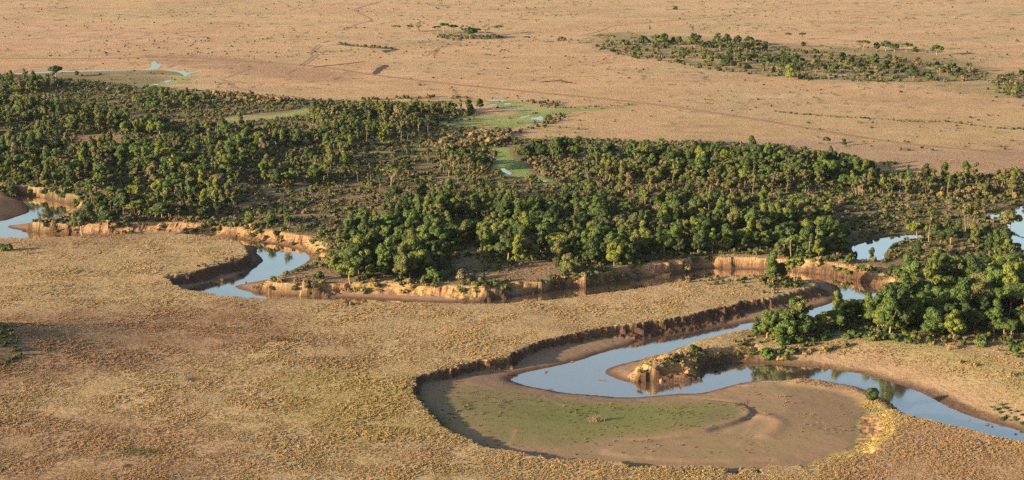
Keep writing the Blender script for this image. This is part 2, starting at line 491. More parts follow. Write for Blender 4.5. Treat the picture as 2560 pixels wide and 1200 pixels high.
# a low cut step along the waterline of the gentle right bank
x0, y0 = at(1960, 900, WL + 0.5)
step_k = np.exp(-(((GX - x0) / 26) ** 2 + ((GY - y0) / 14) ** 2))
bar = bar + step_k * 0.45 * sstep(0.3, 1.4, d_out)
# the floor of the near bend: a raised bench around a lower green hollow
FLOOR = smooth_line(ats([(1090,975),(1200,960),(1290,975),(1400,990),(1500,1004),(1650,1010),(1760,1006),(1840,1018),(1884,1043),(1850,1066),(1770,1090),(1680,1104),(1560,1112),(1450,1126),(1340,1138),(1230,1118),(1130,1070),(1060,1010)], WL + 0.9), 2, True)
sd_floor = poly_sd(FLOOR, 15.0)
BASIN = smooth_line(ats([(1700,988),(1800,975),(1920,955),(2010,958),(2100,972),(2180,990),(2235,1020),(2230,1080),(2200,1110),(2100,1140),(1950,1160),(1700,1165),(1500,1145),(1560,1115),(1780,1095),(1890,1045),(1800,1006)], WL + 1.1), 2, True)
sd_basin = poly_sd(BASIN, 15.0)
bar = bar + 0.30 * sstep(-0.8, 2.6, sd_basin + 0.8 * n6) * sstep(0.5, 4.0, d_out) + 0.75 * sstep(-0.7, 0.9, sd_floor + 0.4 * n6) * sstep(at(1420, 1050, -2.9)[0], at(1800, 1050, -2.9)[0], GX)
# curved ridge inside the bench, and a second little swale
RIDGE = smooth_line(ats([(1890,1046),(1920,1052),(1948,1066),(1940,1085),(1915,1100)], WL + 1.2), 3)
d_ridge = line_d(RIDGE, 8.0)
bar = bar + 0.32 * np.exp(-(d_ridge / 2.4) ** 2)
LEVEE = smooth_line(ats([(2005,957),(2060,962),(2120,972),(2170,990),(2215,1012)], WL + 1.0), 3)
d_lev = line_d(LEVEE, 14.0)
bar = bar + 1.5 * np.exp(-(d_lev / 4.0) ** 2)
plain = 0.10 * n6 + 0.05 * perlin(GX / 1.6, GY / 1.6, 21) + 0.25 * perlin(GX / 30, GY / 30, 23) + 0.55 * np.clip(n20, -1, 1) * (1 - side_b) * sstep(-25, -4, sd_rim)
plain = np.where(near, plain, 0) * sstep(960, 860, GY)
# hump centred out of view at left, added so its lee slope shades the grass
hx, hy = at(-330, 905)
ca, sa = math.cos(SUN_AZ), math.sin(SUN_AZ)
ua = (GX - hx) * ca + (GY - hy) * sa
va = -(GX - hx) * sa + (GY - hy) * ca
plain = plain + 11.0 * np.exp(-(ua / 52) ** 2 - (va / 22) ** 2)
hx2, hy2 = at(-60, 1300)
ua = (GX - hx2) * ca + (GY - hy2) * sa
va = -(GX - hx2) * sa + (GY - hy2) * ca
plain = plain + 4.0 * np.exp(-(ua / 40) ** 2 - (va / 16) ** 2)
Z = np.where(sdr > 0, bar + (plain - bar) * drop, plain)
bed = WL - 0.08 - 0.16 * np.clip(sd_wat + 0.35 * n2, 0, 8)
Z = np.where((sd_wat + 0.35 * n2 + 0.4 * n6) > 0, np.minimum(Z, bed), Z)
wet = np.clip(-sd_wat, 0, 70)
pond_sd = np.full(GX.shape, -20.0)
for p in ponds_w: pond_sd = np.maximum(pond_sd, poly_sd(p, 20.0))
Z = np.where(near, Z - 1.1 * sstep(-1.0, 1.0, pond_sd) * (Z > -1.5), Z)
# gullies and fallen blocks at the eroded nose between the two reaches
nx, ny = at(1690, 925, -2)
nose = np.exp(-(((GX - nx) / 10) ** 2 + ((GY - ny) / 9) ** 2)) * (sd_wat < 0)
Z = Z + nose * (2.6 * perlin(GX / 4.2, GY / 4.2, 41) + 1.2 * perlin(GX / 1.8, GY / 1.8, 42)) * sstep(0, 1, sdr)
# rills down the cut faces
face = (1 - 0.8 * np.clip(nose * 1.3, 0, 1)) * sstep(0.02, 0.2, t) * sstep(1.0, 0.7, t) * (sdr > 0) * (cw < 12)
Z = Z + face * np.where(near, (0.9 - 0.3 * side_b) * perlin(GX / 3.2, GY / 3.2, 51) + 0.5 * perlin(GX / 1.5, GY / 1.5, 52), 0)

def height(x, y):
    x, y = np.atleast_1d(np.asarray(x, float)), np.atleast_1d(np.asarray(y, float))
    i = np.clip(np.searchsorted(XS, x) - 1, 0, len(XS) - 2)
    j = np.clip(np.searchsorted(YS, y) - 1, 0, len(YS) - 2)
    u = (x - XS[i]) / (XS[i + 1] - XS[i]); v = (y - YS[j]) / (YS[j + 1] - YS[j])
    return (Z[j, i] * (1 - u) + Z[j, i + 1] * u) * (1 - v) + (Z[j + 1, i] * (1 - u) + Z[j + 1, i + 1] * u) * v

def sample(A, x, y):
    i = np.clip(np.searchsorted(XS, x) - 1, 0, len(XS) - 2)
    j = np.clip(np.searchsorted(YS, y) - 1, 0, len(YS) - 2)
    return A[j, i]

# ------------------------------------------------------------------ what grows or lies where: colours of the surface
COL = np.zeros(GX.shape + (3,))
big = fbm(GX / 60, GY / 60, 61, 3)
mid = fbm(GX / 14, GY / 14, 63, 3)
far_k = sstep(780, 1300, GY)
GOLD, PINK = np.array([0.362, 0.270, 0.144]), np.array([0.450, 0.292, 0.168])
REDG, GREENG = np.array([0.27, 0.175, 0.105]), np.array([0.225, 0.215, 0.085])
COL[:] = GOLD
def blend(col, k):
    global COL
    k = np.clip(k, 0, 1)[..., None]
    COL = COL * (1 - k) + np.asarray(col) * k
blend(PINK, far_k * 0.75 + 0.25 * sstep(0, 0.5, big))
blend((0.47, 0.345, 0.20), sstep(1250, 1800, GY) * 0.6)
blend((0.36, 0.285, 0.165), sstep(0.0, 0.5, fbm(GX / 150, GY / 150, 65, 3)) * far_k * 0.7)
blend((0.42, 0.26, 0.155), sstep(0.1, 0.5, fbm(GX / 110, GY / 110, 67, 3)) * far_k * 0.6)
blend(GREENG, sstep(0.05, 0.55, mid) * 0.28 * (1 - far_k))
blend(REDG, sstep(0.05, 0.5, -big + 0.3 * mid) * 0.55 * (1 - far_k * 0.6))
def paint(px_poly, col, k=1.0, feather=4.0, z=0.0, rough=0.8):
    sd = poly_sd(smooth_line(ats(px_poly, z), 2, True), feather * 2 + 2)
    blend(col, k * sstep(-feather, feather, sd + rough * feather * (mid + 0.4 * n6 * near)))
# reddish and green patches of the near grassland, and a painted shadow band
paint([(-100,800),(300,775),(700,790),(740,840),(450,905),(100,960),(-100,985)], REDG * 1.0, 0.85, 11)  # soft shadow band at left, painted into the grass colour
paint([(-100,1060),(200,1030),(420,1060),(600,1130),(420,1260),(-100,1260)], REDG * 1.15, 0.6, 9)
paint([(700,930),(1000,930),(1050,1020),(1120,1090),(900,1100),(700,1040)], (0.33, 0.26, 0.105), 0.7, 8)
paint([(300,1125),(330,1120),(400,1128),(412,1138),(330,1144),(308,1140)], (0.10, 0.105, 0.045), 0.7, 1.2)
paint([(305,1165),(335,1162),(330,1172),(308,1174)], (0.07, 0.05, 0.035), 0.8, 0.7)
paint([(-40,860),(30,870),(60,905),(20,930),(-40,920)], (0.12, 0.115, 0.055), 0.55, 3.0)
paint([(680,846),(740,850),(738,856),(690,854)], (0.08, 0.06, 0.04), 0.7, 0.8)
paint([(465,945),(500,943),(498,952),(468,953)], (0.14, 0.09, 0.065), 0.8, 0.6)
paint([(385,1080),(410,1078),(408,1086),(388,1087)], (0.14, 0.09, 0.065), 0.8, 0.6)
paint([(2240,1080),(2330,1060),(2560,1120),(2700,1160),(2700,1260),(2100,1260),(2080,1180),(2200,1130)], (0.33, 0.215, 0.125), 0.8, 6)
# woodland floor: grey-brown scrub
SCRUB = [(-150,195),(60,190),(330,215),(480,225),(640,240),(760,250),(1080,262),(1200,300),(1180,340),(1280,350),(1420,345),(1560,352),(1750,355),(1960,365),(2080,395),(2200,430),(2400,440),(2700,440),
 (2700,860),(2560,860),(2300,850),(1990,860),(1850,830),(2240,760),(2240,690),(2100,650),(1760,636),(1480,684),(1220,710),(900,705),(690,700),(800,650),(816,620),(770,590),(600,566),(300,555),(80,555),(200,500),(0,455),(-150,440)]
paint(SCRUB, (0.165, 0.138, 0.074), 0.85, 6)
blend((0.110, 0.112, 0.046), sstep(0.0, 0.5, mid) * 0.7 * sstep(0, 6, poly_sd(smooth_line(ats(SCRUB), 1, True), 8.0)))
paint([(560,500),(700,480),(900,470),(1150,470),(1000,520),(850,545),(700,545),(560,530)], (0.22, 0.155, 0.10), 0.8, 8)
paint([(2350,460),(2480,440),(2600,440),(2600,470),(2420,490)], (0.24, 0.16, 0.11), 0.6, 8)
paint([(1750,352),(2080,385),(2250,420),(2560,436),(2700,436),(2700,372),(2400,378),(2250,362),(2000,350)], (0.31, 0.21, 0.145), 0.7, 8)
paint([(185,338),(215,336),(290,342),(296,358),(230,366),(190,352)], (0.26, 0.13, 0.085), 1.0, 3)
paint([(1300,660),(1365,652),(1400,672),(1350,698),(1240,700),(1180,690),(1260,676)], (0.27, 0.185, 0.115), 0.9, 3)
paint([(1120,650),(1180,640),(1200,665),(1130,680)], (0.22, 0.17, 0.09), 0.8, 3)
paint([(700,700),(760,672),(800,668),(860,690),(850,705),(760,708)], (0.30, 0.205, 0.13), 0.8, 2.5)
# the green swamp and its arms
ALGAE = (0.205, 0.262, 0.086)
paint([(1085,312),(1140,298),(1230,290),(1300,282),(1250,268),(1215,262),(1230,252),(1290,252),(1340,262),(1400,268),(1460,272),(1580,262),(1590,266),(1440,280),(1375,288),(1362,298),(1340,308),(1290,318),(1260,330),(1230,332),(1245,316),(1160,314)], ALGAE, 1.0, 2.0)
paint([(1228,372),(1270,372),(1280,395),(1315,412),(1325,432),(1370,448),(1400,462),(1380,462),(1330,448),(1270,440),(1236,426),(1246,406),(1228,390)], ALGAE, 1.0, 1.6)
paint([(1080,362),(1130,346),(1180,336),(1200,338),(1140,352),(1095,368)], ALGAE, 0.9, 2.0)
paint([(548,296),(640,292),(720,282),(770,272),(775,284),(700,296),(640,302),(560,308)], ALGAE, 1.0, 2.5)
paint([(770,262),(900,256),(1080,252),(1200,250),(1200,256),(1000,262),(800,270)], (0.21, 0.22, 0.09), 0.8, 3)
paint([(0,186),(150,178),(400,176),(480,184),(440,200),(360,216),(200,226),(0,226)], (0.17, 0.155, 0.075), 0.9, 6)
paint([(430,190),(500,186),(470,205),(360,222),(340,218),(410,204)], (0.24, 0.28, 0.13), 0.8, 3)
paint([(490,232),(640,236),(640,246),(560,262),(500,250)], (0.20, 0.215, 0.08), 0.7, 4)
paint([(560,255),(610,252),(606,262),(570,266)], (0.25, 0.30, 0.12), 0.9, 2)
# faint darker ground: wet pans, and the pinkish pan of the far left
paint([(-100,60),(120,52),(300,75),(560,85),(400,110),(100,120),(-100,110)], (0.45, 0.28, 0.19), 0.6, 20)
paint([(350,140),(520,138),(800,172),(930,195),(800,206),(650,190),(560,178),(400,160)], (0.30, 0.185, 0.125), 0.7, 8)
paint([(1480,90),(1600,80),(1950,110),(2200,120),(2420,150),(2500,190),(2400,205),(2100,205),(1850,180),(1700,155),(1520,130)], (0.20, 0.175, 0.085), 0.75, 10)
paint([(2440,200),(2560,170),(2700,170),(2700,250),(2480,240),(2300,215)], (0.22, 0.19, 0.095), 0.7, 10)
paint([(1085,80),(1180,78),(1260,85),(1250,95),(1120,97)], (0.22, 0.19, 0.10), 0.7, 8)
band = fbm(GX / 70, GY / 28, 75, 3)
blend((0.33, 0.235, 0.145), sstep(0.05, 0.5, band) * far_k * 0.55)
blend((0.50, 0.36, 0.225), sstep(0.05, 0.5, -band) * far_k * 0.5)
# small dark-green tufts scattered over the far plain
fl = fbm(GX / 8, GY / 12, 71, 2) + 0.25 * fbm(GX / 90, GY / 90, 73, 2)
blend((0.13, 0.125, 0.06), sstep(0.36, 0.56, fl) * 0.75 * far_k)
# game trails worn into the grass and over the bar
def trail(pts, w, col, k, z=0.0):
    blend(col, k * sstep(w, w * 0.3, line_d(smooth_line(ats(pts, z), 6), w * 3) + 0.15 * n6))
for tr in ([(430,1010),(520,940),(560,900),(545,870),(560,850)],[(600,960),(640,920),(600,880),(610,850)],[(0,1010),(180,960),(330,915),(420,880)],[(760,800),(900,830),(1020,850),(1180,880)],[(560,1190),(700,1110),(760,1080),(900,1060)],[(1180,830),(1400,790),(1600,765),(1800,725)],[(120,650),(300,640),(480,640),(560,620)]):
    trail(tr, 0.9, (0.30, 0.205, 0.125), 0.5)
COL_GRASS = None
# inside the trench
inside = sdr > 0
MUD = np.array([0.255, 0.172, 0.115])
k_in = (sstep(0.4, 1.0, t) * inside).astype(float)
COL_GRASS = COL.copy()
blend(MUD, k_in)
blend(MUD * 0.82, k_in * sstep(-0.2, 0.8, scroll) * 0.3 * sstep(-0.3, 0.4, n20))
blend((0.21, 0.175, 0.085), k_in * sstep(0.0, 0.5, mid + 0.2) * 0.55 * sstep(3, 8, d_out))
green_c = np.exp(-((sd_floor < 0) * 50.0)) * sstep(0, 5, sd_floor + 2 * n6)
gx0, gy0 = at(1520, 1050, WL + 0.9)
blend((0.140, 0.155, 0.055), green_c * np.exp(-((GX - gx0) / 55) ** 2 - ((GY - gy0) / 36) ** 2) * 0.95)
blend((0.13, 0.15, 0.055), k_in * sstep(3.2, 1.0, sdr - cw) * (GY < 500) * 0.7)
blend((0.25, 0.19, 0.105), k_in * sstep(0, 3, sd_basin) * (0.6 + 0.5 * mid) * 0.8)
blend((0.28, 0.185, 0.12), k_in * np.exp(-(d_ridge / 3.5) ** 2) * 0.9)
for tr in ([(1790,985),(1800,1000),(1880,1030),(1890,1048),(1875,1075),(1860,1100),(1840,1130)],[(1270,1122),(1284,1100),(1286,1084)],[(1900,985),(1930,1000),(1990,1010),(2060,1012)],[(1890,1048),(1930,1052),(1990,1062),(2060,1066)],[(1350,990),(1380,1004),(1420,1020)],[(1620,1160),(1625,1140),(1640,1128)]):
    trail(tr, 0.7, (0.30, 0.20, 0.13), 0.75, WL + 1.0)
# gentle right bank: pale sandy slope with dry grass
gr = wide * inside
blend((0.33, 0.235, 0.14), gr * sstep(0.1, 0.5, t) * 0.9)
blend((0.30, 0.25, 0.115), gr * sstep(0.75, 0.2, t + 0.5 * mid) * 0.8)
YELLOW = line_d(smooth_line(ats([(2175,1008),(2212,1036),(2228,1066),(2222,1094),(2192,1116),(2140,1136),(2090,1148)], WL + 2.0), 4), 12.0)
# cut earth
CLAY = np.array([0.255, 0.152, 0.083])
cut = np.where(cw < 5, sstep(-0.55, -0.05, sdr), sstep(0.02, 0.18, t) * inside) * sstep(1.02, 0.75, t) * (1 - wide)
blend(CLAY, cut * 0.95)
blend((0.085, 0.050, 0.036), cut * side_b * sstep(8, 5, cw) * (0.95 - 0.3 * sstep(0.1, 0.6, n14)))  # near bank's dark soil, with its shade also put into the colour
vegk = np.clip(sstep(0.0, 0.5, fbm(GX / 7, GY / 7, 81, 3)) * (0.35 + 0.65 * sstep(3, 6, cw)) + 0.8 * sstep(5, 8, cw), 0, 1)
blend((0.275, 0.205, 0.085), cut * vegk * 0.8 * (1 - side_b))
yx, yy = at(2225, 1070, -2)
blend((0.385, 0.300, 0.125), sstep(4.5, 1.5, YELLOW + 1.8 * n6))
blend((0.40, 0.24, 0.11), np.clip(nose * 1.4, 0, 1) * cut)  # eroded nose: sunlit gold put into the clay colour
# wet mud at the water's edge and the river bed
blend((0.085, 0.052, 0.036), sstep(3.8, 0.6, d_out + 0.8 * n6) * inside * 0.92)
rx, ry = at(2420, 1010, WL)
blend((0.10, 0.062, 0.045), np.exp(-((GX - rx) / 20) ** 2 - ((GY - ry) / 22) ** 2) * sstep(5.5, 3.0, d_out) * inside)
paint([(-140,490),(40,490),(78,508),(86,530),(50,546),(0,556),(-140,572)], (0.085, 0.055, 0.042), 0.9, 3, WL + 0.8)
blend((0.07, 0.045, 0.03), (sd_wat > 0) * 1.0)
blend((0.09, 0.075, 0.045), sstep(-2.5, -0.5, pond_sd))
SOIL = np.clip(cut + nose * 0.8, 0, 1)
CALM = np.clip(k_in * sstep(0.9, 1.0, t) * (1 - wide), 0, 1)

# ------------------------------------------------------------------ the ground as meshes: plain, cut banks, bars
ny_, nx_ = GX.shape
idx = np.arange(ny_ * nx_).reshape(ny_, nx_)
quads = np.stack([idx[:-1, :-1], idx[:-1, 1:], idx[1:, 1:], idx[1:, :-1]], -1).reshape(-1, 4)
kind_v = np.where(inside & (t < 0.97) & (wide < 0.5), 1, np.where(inside, 2, 0))
kq = np.maximum.reduce([kind_v.ravel()[quads[:, k]] * (kind_v.ravel()[quads[:, k]] != 1) for k in range(4)])
kq = np.where(np.any(kind_v.ravel()[quads] == 1, 1), 1, kq)
allv = np.stack([GX, GY, Z], -1).reshape(-1, 3)
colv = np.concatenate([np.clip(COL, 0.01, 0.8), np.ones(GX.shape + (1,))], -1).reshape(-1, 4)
soilv = SOIL.ravel()
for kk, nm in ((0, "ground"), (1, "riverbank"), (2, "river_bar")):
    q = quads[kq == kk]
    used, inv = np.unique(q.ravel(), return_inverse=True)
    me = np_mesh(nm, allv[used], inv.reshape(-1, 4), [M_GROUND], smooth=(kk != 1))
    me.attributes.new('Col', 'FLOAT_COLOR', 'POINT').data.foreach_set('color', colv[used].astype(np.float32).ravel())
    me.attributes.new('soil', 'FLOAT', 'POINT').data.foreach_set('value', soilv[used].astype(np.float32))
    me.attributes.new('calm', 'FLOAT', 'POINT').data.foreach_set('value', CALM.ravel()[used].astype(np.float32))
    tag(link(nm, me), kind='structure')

# ------------------------------------------------------------------ water
def sheet(name, poly, z, mat):
    pts = [Vector((p[0], p[1], 0)) for p in poly]
    tris = mgeo.tessellate_polygon([pts])
    me = np_mesh(name, [(p.x, p.y, z) for p in pts], np.array(tris), [mat])
    me.update()
    if len(me.polygons) and me.polygons[0].normal.z < 0: me.flip_normals()
    o = link(name, me)
    tag(o, kind='structure')
    return o
sheet("river", rim, WL, M_RIVER)
for p, w in zip(PONDS, ponds_w):
    c = w.mean(0)
    sheet("pond", c + (w - c) * 1.04, POND_Z - 0.25, M_POND)
WATERS = [
 [(0,185),(40,183),(80,181),(120,179),(160,177.5),(230,176),(300,175),(360,173.5),(372,171),(380,166),(378,160),(384,153),(389,154),(394,160),(408,162),(402,165),(398,170),(384,174.5),(330,175.5),(260,178),(180,180),(100,183),(40,186),(0,187)],
 [(405,173),(430,175),(444,176),(462,178),(470,182),(500,176),(504,178),(476,184),(464,192),(456,186),(442,180),(420,177)],
 [(262,220),(276,218),(284,222),(300,219),(308,224),(296,230),(282,228),(270,229)],
 [(330,216),(342,215),(340,218),(331,219)], [(203,222),(214,221),(212,225),(204,225)], [(155,228),(166,227),(164,231),(157,231)],
 [(412,203),(428,200),(424,205),(414,207)], [(385,211),(396,209),(394,213),(386,214)],
 [(1212,251),(1250,250.5),(1270,251),(1268,253),(1252,256),(1250,253),(1214,252.5)], [(1222,261),(1244,260.5),(1242,263),(1224,263.5)], [(1258,259),(1280,257.5),(1278,261),(1260,262)],
 [(1296,294),(1316,290),(1330,287),(1322,292),(1304,296)], [(1322,295),(1345,292),(1355,288),(1362,296),(1371,300),(1352,302),(1328,300)], [(1312,312),(1332,312),(1330,314.5),(1316,314)],
 [(1248,421),(1260,420),(1272,428),(1284,434),(1278,439),(1268,437),(1256,430)], [(1300,440),(1330,446),(1360,452),(1378,455),(1360,457),(1326,450)], [(1416,468),(1430,466),(1456,470),(1452,480),(1436,482),(1428,474)],
 [(366,341),(378,336),(388,330),(398,332),(390,338),(372,343)], [(568,258),(590,255),(604,257),(588,261),(572,263)],
 [(2268,446),(2274,440),(2284,450),(2288,456),(2276,454)]]
for i, p in enumerate(WATERS):
    w = smooth_line(ats(p), 2, True)
    if i >= 8: w = w.mean(0) + (w - w.mean(0)) * 0.8
    sheet("swamp_water", w, 0.14 if i in (14, 15, 16, 17, 19) else 0.05, M_POND)

# ------------------------------------------------------------------ vehicle tracks and strips of turned earth on the far plain
def strip(name, pts, width, mat, z=0.06, jag=0.15, ends=0.3):
    P = smooth_line(ats(pts), 6)
    d = np.gradient(P, axis=0); d /= np.linalg.norm(d, axis=1)[:, None] + 1e-9
    nrm = np.stack([-d[:, 1], d[:, 0]], 1)
    n = len(P)
    w = width * 0.5 * (1 + jag * rng.normal(size=(n, 2)))
    e = np.minimum(1, ends + np.minimum(np.arange(n), n - 1 - np.arange(n)) / 4.0)
    a, b = P + nrm * (w[:, :1] * e[:, None]), P - nrm * (w[:, 1:] * e[:, None])
    V = np.concatenate([np.c_[a, np.full(n, z)], np.c_[b, np.full(n, z)]])
    i = np.arange(n - 1)
    me = np_mesh(name, V, np.stack([i + n, i + n + 1, i + 1, i], 1), [mat])
    return tag(link(name, me), kind='structure')
MAIN = [(-150,146),(0,145.5),(250,146),(420,143),(600,151),(800,167),(934,187),(1100,207),(1300,227),(1500,246),(1700,269),(1900,300),(2100,334),(2250,357),(2400,372),(2560,384),(2750,394)]
for off in (-1.6, 1.6):
    strip("dirt_track", [(x, y + off * (y + 350) / 900) for x, y in MAIN], 2.7, M_TRACK, 0.06)
strip("dirt_track", [(2040,322),(2090,335),(2150,344),(2240,355)], 2.2, M_TRACK, 0.07)
strip("dirt_track", [(2350,360),(2420,370),(2470,382),(2560,388)], 2.0, M_TRACK, 0.07)
strip("dirt_track", [(748,165),(780,142),(776,132),(790,116),(800,111)], 1.8, M_TRACK)
strip("dirt_track", [(756,166),(793,140),(786,128),(806,113)], 1.6, M_TRACK)
strip("dirt_track", [(716,188),(722,180),(744,171)], 2.2, M_TRACK)
strip("dirt_track", [(840,75),(862,74),(890,62),(928,50),(905,36),(888,24),(910,16),(960,2)], 2.6, M_TRACK)
strip("dirt_track", [(1065,142),(1080,130),(1098,119)], 2.0, M_TRACK)
strip("dirt_track", [(1085,142),(1088,132),(1100,119)], 2.0, M_TRACK)
strip("dirt_track", [(1440,92),(1500,78),(1530,66),(1570,61),(1700,50),(1900,30)], 1.8, M_TRACK)
strip("dirt_track", [(1760,45),(1900,28),(2060,8),(2074,4)], 1.6, M_TRACK)
strip("dirt_track", [(545,196),(570,205),(592,220),(630,226)], 3.0, M_TRACK)
strip("dirt_track", [(622,160),(612,175),(560,196)], 3.0, M_TRACK)
strip("turned_earth", [(936,186),(945,177),(956,169),(965,162)], 5.0, M_BURNT, 0.07, 0.25)
strip("turned_earth", [(785,169),(820,164),(870,159),(912,154)], 3.2, M_BURNT, 0.07, 0.3)
strip("turned_earth", [(845,110),(870,113),(920,118),(985,123),(970,127),(962,132)], 6.0, M_BURNT, 0.07, 0.45)
strip("turned_earth", [(800,107),(824,104)], 4.0, M_BURNT, 0.07, 0.4)
strip("turned_earth", [(1352,206),(1380,203),(1400,202),(1412,205),(1440,209)], 4.0, M_BURNT, 0.07, 0.6)
# ------------------------------------------------------------------ plants: leaf clumps and trunks
_ico = {}
def ico(sub):
    if sub in _ico: return _ico[sub]
    p = (1 + 5 ** 0.5) / 2
    V = np.array([(-1,p,0),(1,p,0),(-1,-p,0),(1,-p,0),(0,-1,p),(0,1,p),(0,-1,-p),(0,1,-p),(p,0,-1),(p,0,1),(-p,0,-1),(-p,0,1)], float)
    V /= np.linalg.norm(V[0])
    Fc = [(0,11,5),(0,5,1),(0,1,7),(0,7,10),(0,10,11),(1,5,9),(5,11,4),(11,10,2),(10,7,6),(7,1,8),(3,9,4),(3,4,2),(3,2,6),(3,6,8),(3,8,9),(4,9,5),(2,4,11),(6,2,10),(8,6,7),(9,8,1)]
    V = list(V)
    for _ in range(sub):
        cache, out = {}, []
        def midp(a, b):
            k = (min(a, b), max(a, b))
            if k not in cache:
                m = V[a] + V[b]; V.append(m / np.linalg.norm(m)); cache[k] = len(V) - 1
            return cache[k]
        for a, b, c in Fc:
            ab, bc, ca_ = midp(a, b), midp(b, c), midp(c, a)
            out += [(a, ab, ca_), (b, bc, ab), (c, ca_, bc), (ab, bc, ca_)]
        Fc = out
    _ico[sub] = (np.array(V), np.array(Fc))
    return _ico[sub]

def leaf_clumps(r, lobes, per_m2=8.0, size=0.42, core=0.74, open_=0.0, jit=0.5, flat=1.0):
    """lobes: (x,y,z,rx,ry,rz). Returns verts, tri faces, quad faces, per-face variation (tris first)"""
    Vs, T, Q, vt, vq = [], [], [], [], []
    off = 0
    L = np.array(lobes, float)
    iv, jf = ico(1)
    for k, (cx, cy, cz, rx, ry, rz) in enumerate(L):
        if core > 0:
            j = 1 + 0.16 * r.normal(size=len(iv))[:, None]
            v = iv * j * np.array([rx, ry, rz]) * core + (cx, cy, cz)
            Vs.append(v); T.append(jf + off); vt.append(np.full(len(jf), r.uniform(0.1, 0.6))); off += len(v)
        area = 4 * np.pi * ((rx * ry) ** 1.6 / 3 + (rx * rz) ** 1.6 / 3 + (ry * rz) ** 1.6 / 3) ** (1 / 1.6)
        n = int(area * per_m2 * (1 - open_))
        d = r.normal(size=(n, 3)); d /= np.linalg.norm(d, axis=1)[:, None]
        rad = r.uniform(0.72, 1.10, n)
        p = d * rad[:, None] * (rx, ry, rz) + (cx, cy, cz)
        keep = np.ones(n, bool)
        for q in range(len(L)):
            if q == k: continue
            e = ((p - L[q, :3]) / L[q, 3:]) ** 2
            keep &= e.sum(1) > 0.52
        p, d = p[keep], d[keep]
        n = len(p)
        if n == 0: continue
        nr = d / np.array([rx, ry, rz]) * rx + jit * r.normal(size=(n, 3)) * 0.6
        nr /= np.linalg.norm(nr, axis=1)[:, None]
        a = np.cross(nr, r.normal(size=(n, 3))); a /= np.linalg.norm(a, axis=1)[:, None] + 1e-9
        b = np.cross(nr, a)
        s = size * r.uniform(0.55, 1.25, n)[:, None]
        w = s * r.uniform(0.55, 0.95, n)[:, None]
        v = np.stack([p - a * s, p - b * w * flat + nr * s * 0.15, p + a * s, p + b * w * flat + nr * s * 0.15], 1).reshape(-1, 3)
        Vs.append(v); Q.append(np.arange(n * 4).reshape(n, 4) + off); off += n * 4
        base = r.uniform(0.0, 1.0)
        vq.append(np.clip(0.6 * r.uniform(0, 1, n) + 0.4 * base, 0, 1))
    T = np.concatenate(T) if T else np.zeros((0, 3), int)
    Q = np.concatenate(Q) if Q else np.zeros((0, 4), int)
    return np.concatenate(Vs), T, Q, np.concatenate(vt + vq)

def tube(path, radii, sides=6):
    P = np.asarray(path, float)
    n = len(P)
    V, Fq = [], []
    for i in range(n):
        d = P[min(i + 1, n - 1)] - P[max(i - 1, 0)]
        d /= np.linalg.norm(d) + 1e-9
        a = np.cross(d, (0.3, 1, 0.1)); a /= np.linalg.norm(a); b = np.cross(d, a)
        for k in range(sides):
            th = 2 * np.pi * k / sides
            V.append(P[i] + radii[i] * (a * math.cos(th) + b * math.sin(th)))
    for i in range(n - 1):
        for k in range(sides):
            k2 = (k + 1) % sides
            Fq.append((i * sides + k, i * sides + k2, (i + 1) * sides + k2, (i + 1) * sides + k))
    return np.array(V), np.array(Fq)

def join_tubes(tubes):
    Vs, Fs, off = [], [], 0
    for v, f in tubes:
        Vs.append(v); Fs.append(f + off); off += len(v)
    return np.concatenate(Vs), np.concatenate(Fs)

def limb(r, a, b, r0, r1, bend=0.12, n=5):
    a, b = np.asarray(a, float), np.asarray(b, float)
    L = np.linalg.norm(b - a)
    o = r.normal(size=3) * bend * L; o[2] = abs(o[2]) * 0.3
    P = [a + (b - a) * s + o * math.sin(math.pi * s) for s in np.linspace(0, 1, n)]
    return tube(P, np.linspace(r0, r1, n), 6)

